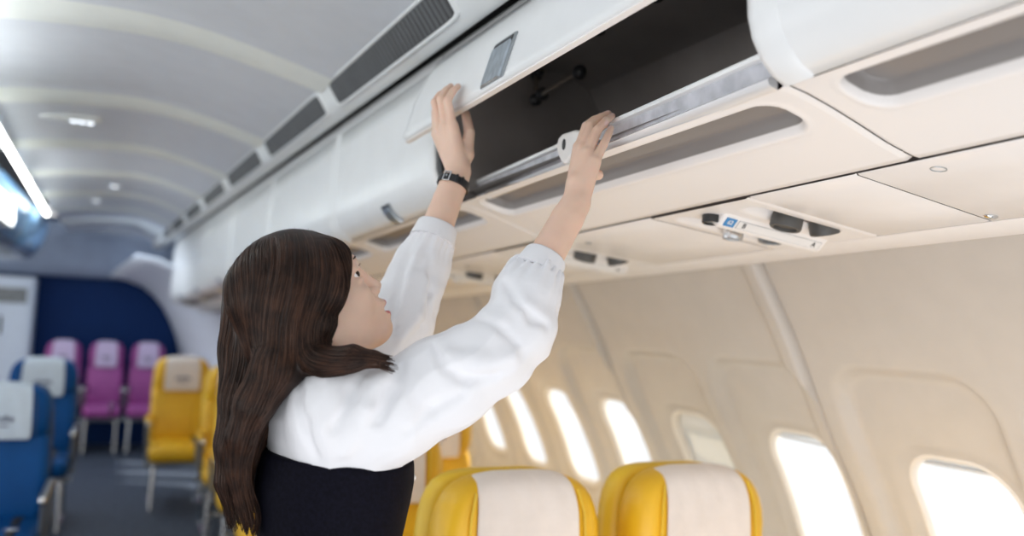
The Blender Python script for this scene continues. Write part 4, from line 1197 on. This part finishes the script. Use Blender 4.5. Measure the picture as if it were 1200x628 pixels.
def cuff(a, b, ra, rb, axis_hint):
    ax = Vector(b - a).normalized(); u = ax.orthogonal().normalized(); v = ax.cross(u); mb = MB(); rings = []
    for t, r in [(-.004, ra-.006), (-.003, ra), (0.0, ra+.0015), (.5, (ra+rb)/2+.001), (1.0, rb+.001), (1.08, rb-.0005), (1.09, rb-.004), (.6, rb-.006)]:
        c = Vector(a).lerp(Vector(b), t)
        rings.append([c + (u*math.cos(q_) + v*math.sin(q_))*(r*(1 + .012*math.sin(3*q_))) for q_ in [2*math.pi*j/48 for j in range(48)]])
    mb.grid(rings, closed=True)
    o = mb.build('cuff', M['blouse'], blouse, angle=70)
    return o
cuff(cr0, cr1, .0410, .0352, None); cuff(cl0, cl1, .0435, .0385, None)

# ---- black pinafore
D = Field()
D.fn(torso_fn([(.40, .185, .215), (.60, .168, .20), (.78, .142, .178), (.86, .128, .165), (.96, .106, .135), (1.02, .111, .136), (1.07, .1205, .142), (1.10, .1235, .146), (1.16, .118, .150)]), (.05, 1.05, .40), (.55, 1.6, 1.16), k=.01)
D.plane((.30, 1.3, 1.143), (0.06, 0.0, 1.0), k=.004)
def dress_post(P, d):
    n = np.abs(d) < .02
    if n.any():
        Q = P[n]; d = d.copy()
        th = np.arctan2(Q[:, 1] - 1.325, Q[:, 0] - .31)
        sk = np.clip((.86 - Q[:, 2])/.3, 0, 1)
        d[n] -= .010*sk*np.sin(11*th) + .0016*vnoise(Q*np.array([14, 14, 22.]), 1.0, 5)
    return d
D.post = dress_post
dp_, df_ = surface(D, 0.005); dp_, df_ = keep_big(dp_, df_); dp_ = relax(dp_, df_, 1)
dress = raw_mesh('pinafore', dp_, df_, [M['dress']], woman)
for z in (1.098, 1.018, .938):
    c = np.array([float(np.interp(z, [.8, 1.03, 1.157], [.30, .312, .316])), 1.325, z]) + FH*(float(np.interp(z, [.96, 1.02, 1.07, 1.10], [.106, .111, .1205, .1235])) + .001)
    mb = MB(); mb.sphere(c + FH*.004, .0062, 10); bt = mb.build('button', M['pearl'], dress)
    mb = MB(); mb.tube([c - FH*.002, c + FH*.003], .0075, 14); mb.build('button_rim', M['dark'], bt)
for s in (-1, 1):
    y = 1.325 + s*.065
    mb = MB(); mb.loft([[(.30 + x*k, y + (.036*math.sin(a))*k, z) for x, a in [(-.06 + .25*(.5-.5*math.cos(q_/16*2*math.pi)), q_/16*2*math.pi) for q_ in range(16)]] for z, k in [(.002, 1), (.03, 1.0), (.062, .8)]])
    mb.build('shoe', M['shoe'], woman, sub=1)

# ---- wrist watch on the left wrist
wd = (wl - e2)/np.linalg.norm(wl - e2); wc = wl - wd*.030 + 0*hl
def wrist_ring(r, h, n=40):
    u = np.cross(wd, [0, 1, 0]); u /= np.linalg.norm(u); v = np.cross(wd, u)
    return [wc + wd*h + (u*math.cos(2*math.pi*j/n)*r*1.0 + v*math.sin(2*math.pi*j/n)*r) for j in range(n)]
WR = .0318
mb = MB(); mb.grid([wrist_ring(WR-.002, -.0075), wrist_ring(WR+.0008, -.007), wrist_ring(WR+.0015, 0), wrist_ring(WR+.0008, .007), wrist_ring(WR-.002, .0075)], closed=True)
watch = mb.build('wristwatch', M['strap'], woman, angle=60)
tocam = np.array([0, 0, 1.35]) - wc; tocam -= wd*(tocam @ wd); tocam /= np.linalg.norm(tocam); side = np.cross(wd, tocam); side /= np.linalg.norm(side)
if side[0] > 0: side = -side
def onring(a, h, r): 
    dv = tocam*math.cos(a) + side*math.sin(a); return wc + wd*h + dv*r
def plate(a, ha, hh, r0, r1):
    return [[onring(a + x, y, r) for x, y in [(-ha, -hh), (ha, -hh), (ha, hh), (-ha, hh)]] for r in (r0, r1)]
mb = MB(); 
for x0, x1, y0_, y1_ in [(-.22, .22, -.0105, -.0085), (-.22, .22, .0085, .0105), (-.22, -.15, -.0105, .0105), (.15, .22, -.0105, .0105)]:
    mb.loft([[onring(.55 + x, y, r) for x, y in [(x0, y0_), (x1, y0_), (x1, y1_), (x0, y1_)]] for r in (WR+.001, WR+.0042)])
bk = mb.build('buckle', M['steel'], watch, bevel=.0006)
mb = MB(); mb.loft(plate(.55, .03, .002, WR+.002, WR+.0045)); mb.build('buckle_pin', M['steel'], bk)
for a in (-.05, -.42):
    mb = MB(); mb.loft(plate(a, .07, .0088, WR+.001, WR+.0032)); mb.build('keeper_loop', M['strap'], watch, bevel=.0008)
mb = MB(); c0 = onring(math.pi*.86, 0, WR+.001); dv = (c0 - wc)/np.linalg.norm(c0 - wc); t_ = np.cross(dv, wd)
mb.loft([[c0 + dv*h + (t_*math.cos(q_) + wd*math.sin(q_))*r for q_ in [2*math.pi*j/24 for j in range(24)]] for h, r in [(-.001, .013), (.004, .0138), (.006, .0125)]])
mb.build('watch_case', M['steel'], watch)

# ---- hair
G = Field()
G.ell(hp(-.020, 0, .030), HX, (.101, .086, .088), k=.01)
G.ell(hp(-.045, 0, -.03), HX, (.083, .083, .093), k=.012)
G.cap(hp(.045, -.052, .040), hp(.030, -.070, -.01), .030, .026, k=.03); G.cap(hp(.045, .052, .040), hp(.030, .070, -.01), .030, .026, k=.03)
G.plane(hp(.0500, 0, -.0005), (hf*.704 - hu*.710), k=.012)
HBp = [J['hb%d' % i] for i in range(6)]; HSp = [J['hs%d' % i] for i in range(6)]; HFp = [J['hf%d' % i] for i in range(6)]
G.chain(HBp, [.080, .066, .049, .036, .026, .006], k=.008)
G.chain(HSp, [.044, .037, .029, .022, .016, .005], k=.008)
G.chain([hp(-.016, -.064, -.035)] + HFp, [.022, .031, .027, .023, .018, .010, .001], k=.006)
HOl = [hp(-.01, .075, -.02), hp(-.06, .075, -.10), np.array([.215, 1.42, 1.23]), np.array([.20, 1.41, 1.14]), np.array([.195, 1.40, 1.10])]
G.chain(HOl, [.028, .036, .032, .022, .008], k=.01)
def hair_post(P, d):
    n = np.abs(d) < .02
    if n.any():
        Q = P[n]; d = d.copy()
        d[n] -= .0022*vnoise(np.stack([Q[:, 0]*26, Q[:, 1]*26, Q[:, 2]*4], 1), 1.0, 31)
    return d
G.post = hair_post
gp, gf = surface(G, 0.004); gp, gf = keep_big(gp, gf); gp = relax(gp, gf, 1)
hair = raw_mesh('hair', gp, gf, [M['hair']], woman)
chains = []
for c, wgt in ((HBp, 1.0), (HSp, 1.1), ([hp(.005, -.068, -.02)] + HFp, 1.6), (HOl, 1.0)):
    for i in range(len(c)-1): chains.append((np.array(c[i]), np.array(c[i+1]), wgt))
def flow(P):
    acc = np.zeros_like(P); wt = np.zeros(len(P))
    for a, b, w in chains:
        ba = b - a; L = np.linalg.norm(ba); pa = P - a; h = np.clip(pa @ ba/(L*L), 0, 1)
        dd = np.linalg.norm(pa - h[:, None]*ba, axis=1); ww = w/(dd + .012)**3
        acc += ww[:, None]*(ba/L); wt += ww
    acc /= wt[:, None]
    q = (P - HC) @ HX.T
    top = np.clip((q[:, 2] + .01)/.06, 0, 1)
    sgn = np.where(q[:, 1] > .018, 1.0, -1.0)
    capdir = -UP*1.0 + (hl[None]*sgn[:, None])*np.clip((q[:, 2] - .05)/.05, 0, 1)[:, None]*1.2 + hf*np.clip(q[:, 0]*6, -.25, .35)[:, None]
    return acc*(1 - top)[:, None] + capdir*top[:, None]
def gradient(P, e=.0015):
    g = np.stack([G(P + np.eye(3)[i]*e) - G(P - np.eye(3)[i]*e) for i in range(3)], 1)
    return g/np.maximum(np.linalg.norm(g, axis=1, keepdims=True), 1e-9)
rng = np.random.default_rng(4)
NS, NT = 6500, 36
a0 = gp[gf]; ar = np.linalg.norm(np.cross(a0[:, 1] - a0[:, 0], a0[:, 3] - a0[:, 0]), axis=1)
cz = a0[:, :, 2].mean(1); pr = ar*(1 + 2.0*(cz > HC[2] - .03)); pr /= pr.sum()
P = a0[rng.choice(len(gf), NS, p=pr)].mean(1) + rng.normal(0, .001, (NS, 3))
G.post = None
step = rng.uniform(.0045, .0095, NS); zend = HBp[5][2] - .022 + np.abs(rng.normal(0, .06, NS)); xend = rng.normal(0, .006, NS); wob = rng.normal(0, .05, (NS, 3)); lift = rng.uniform(.0001, .0020, NS)
path = [P.copy()]; TIPS = [HFp[5], HBp[5], HSp[5], HOl[-1]]
for t in range(NT-1):
    g = gradient(P); fl = flow(P) + wob*(.4 + .6*math.sin(t*.35))
    tipd = np.min(np.stack([np.linalg.norm(P - q_, axis=1) for q_ in TIPS]), 0); fl -= g*(fl*g).sum(1, keepdims=True)*(.96*np.clip(tipd/.05 - .3, 0, 1))[:, None]; fl /= np.maximum(np.linalg.norm(fl, axis=1, keepdims=True), 1e-6)
    go = ((P[:, 2] > zend) & (P[:, 0] < HFp[5][0] - .010 + xend)).astype(float)
    P = P + fl*(step*go)[:, None]
    d = G(P); tgt = lift*math.sin(math.pi*t/(NT-1)) - .0003
    corr = np.clip(tgt - d, -.012, .012)
    low = np.clip((P[:, 2] - 1.10)/.05, .10, 1)*np.clip(tipd/.04 - .35, 0, 1)         # loose ends keep falling freely
    P = P + g*(corr*low)[:, None]
    path.append(P.copy())
path = np.stack(path, 1)
tn = np.gradient(path, axis=1); tn /= np.maximum(np.linalg.norm(tn, axis=2, keepdims=True), 1e-9)
ref = np.array([.3, -.9, .2]); u = np.cross(tn, ref); u /= np.maximum(np.linalg.norm(u, axis=2, keepdims=True), 1e-9); v = np.cross(tn, u)
rad = rng.uniform(.00035, .00075, NS)[:, None]*np.interp(np.linspace(0, 1, NT), [0, .12, .75, 1], [.2, 1, .9, .12])[None]
ring = np.stack([path + rad[..., None]*(u*math.cos(a) + v*math.sin(a)) for a in (0, 2.094, 4.189)], 2)
vs = ring.reshape(-1, 3); ids = np.arange(NS*NT*3).reshape(NS, NT, 3)
fs = []
for c in range(3):
    fs.append(np.stack([ids[:, :-1, c], ids[:, :-1, (c+1) % 3], ids[:, 1:, (c+1) % 3], ids[:, 1:, c]], -1).reshape(-1, 4))
fs = np.concatenate(fs); smi = np.tile(np.repeat((rng.random(NS) < .45).astype(int), NT-1), 3)
st = raw_mesh('hair_strands', vs, fs, [M['hair'], M['hair2']], hair, smi); tag(st, kind='stuff')
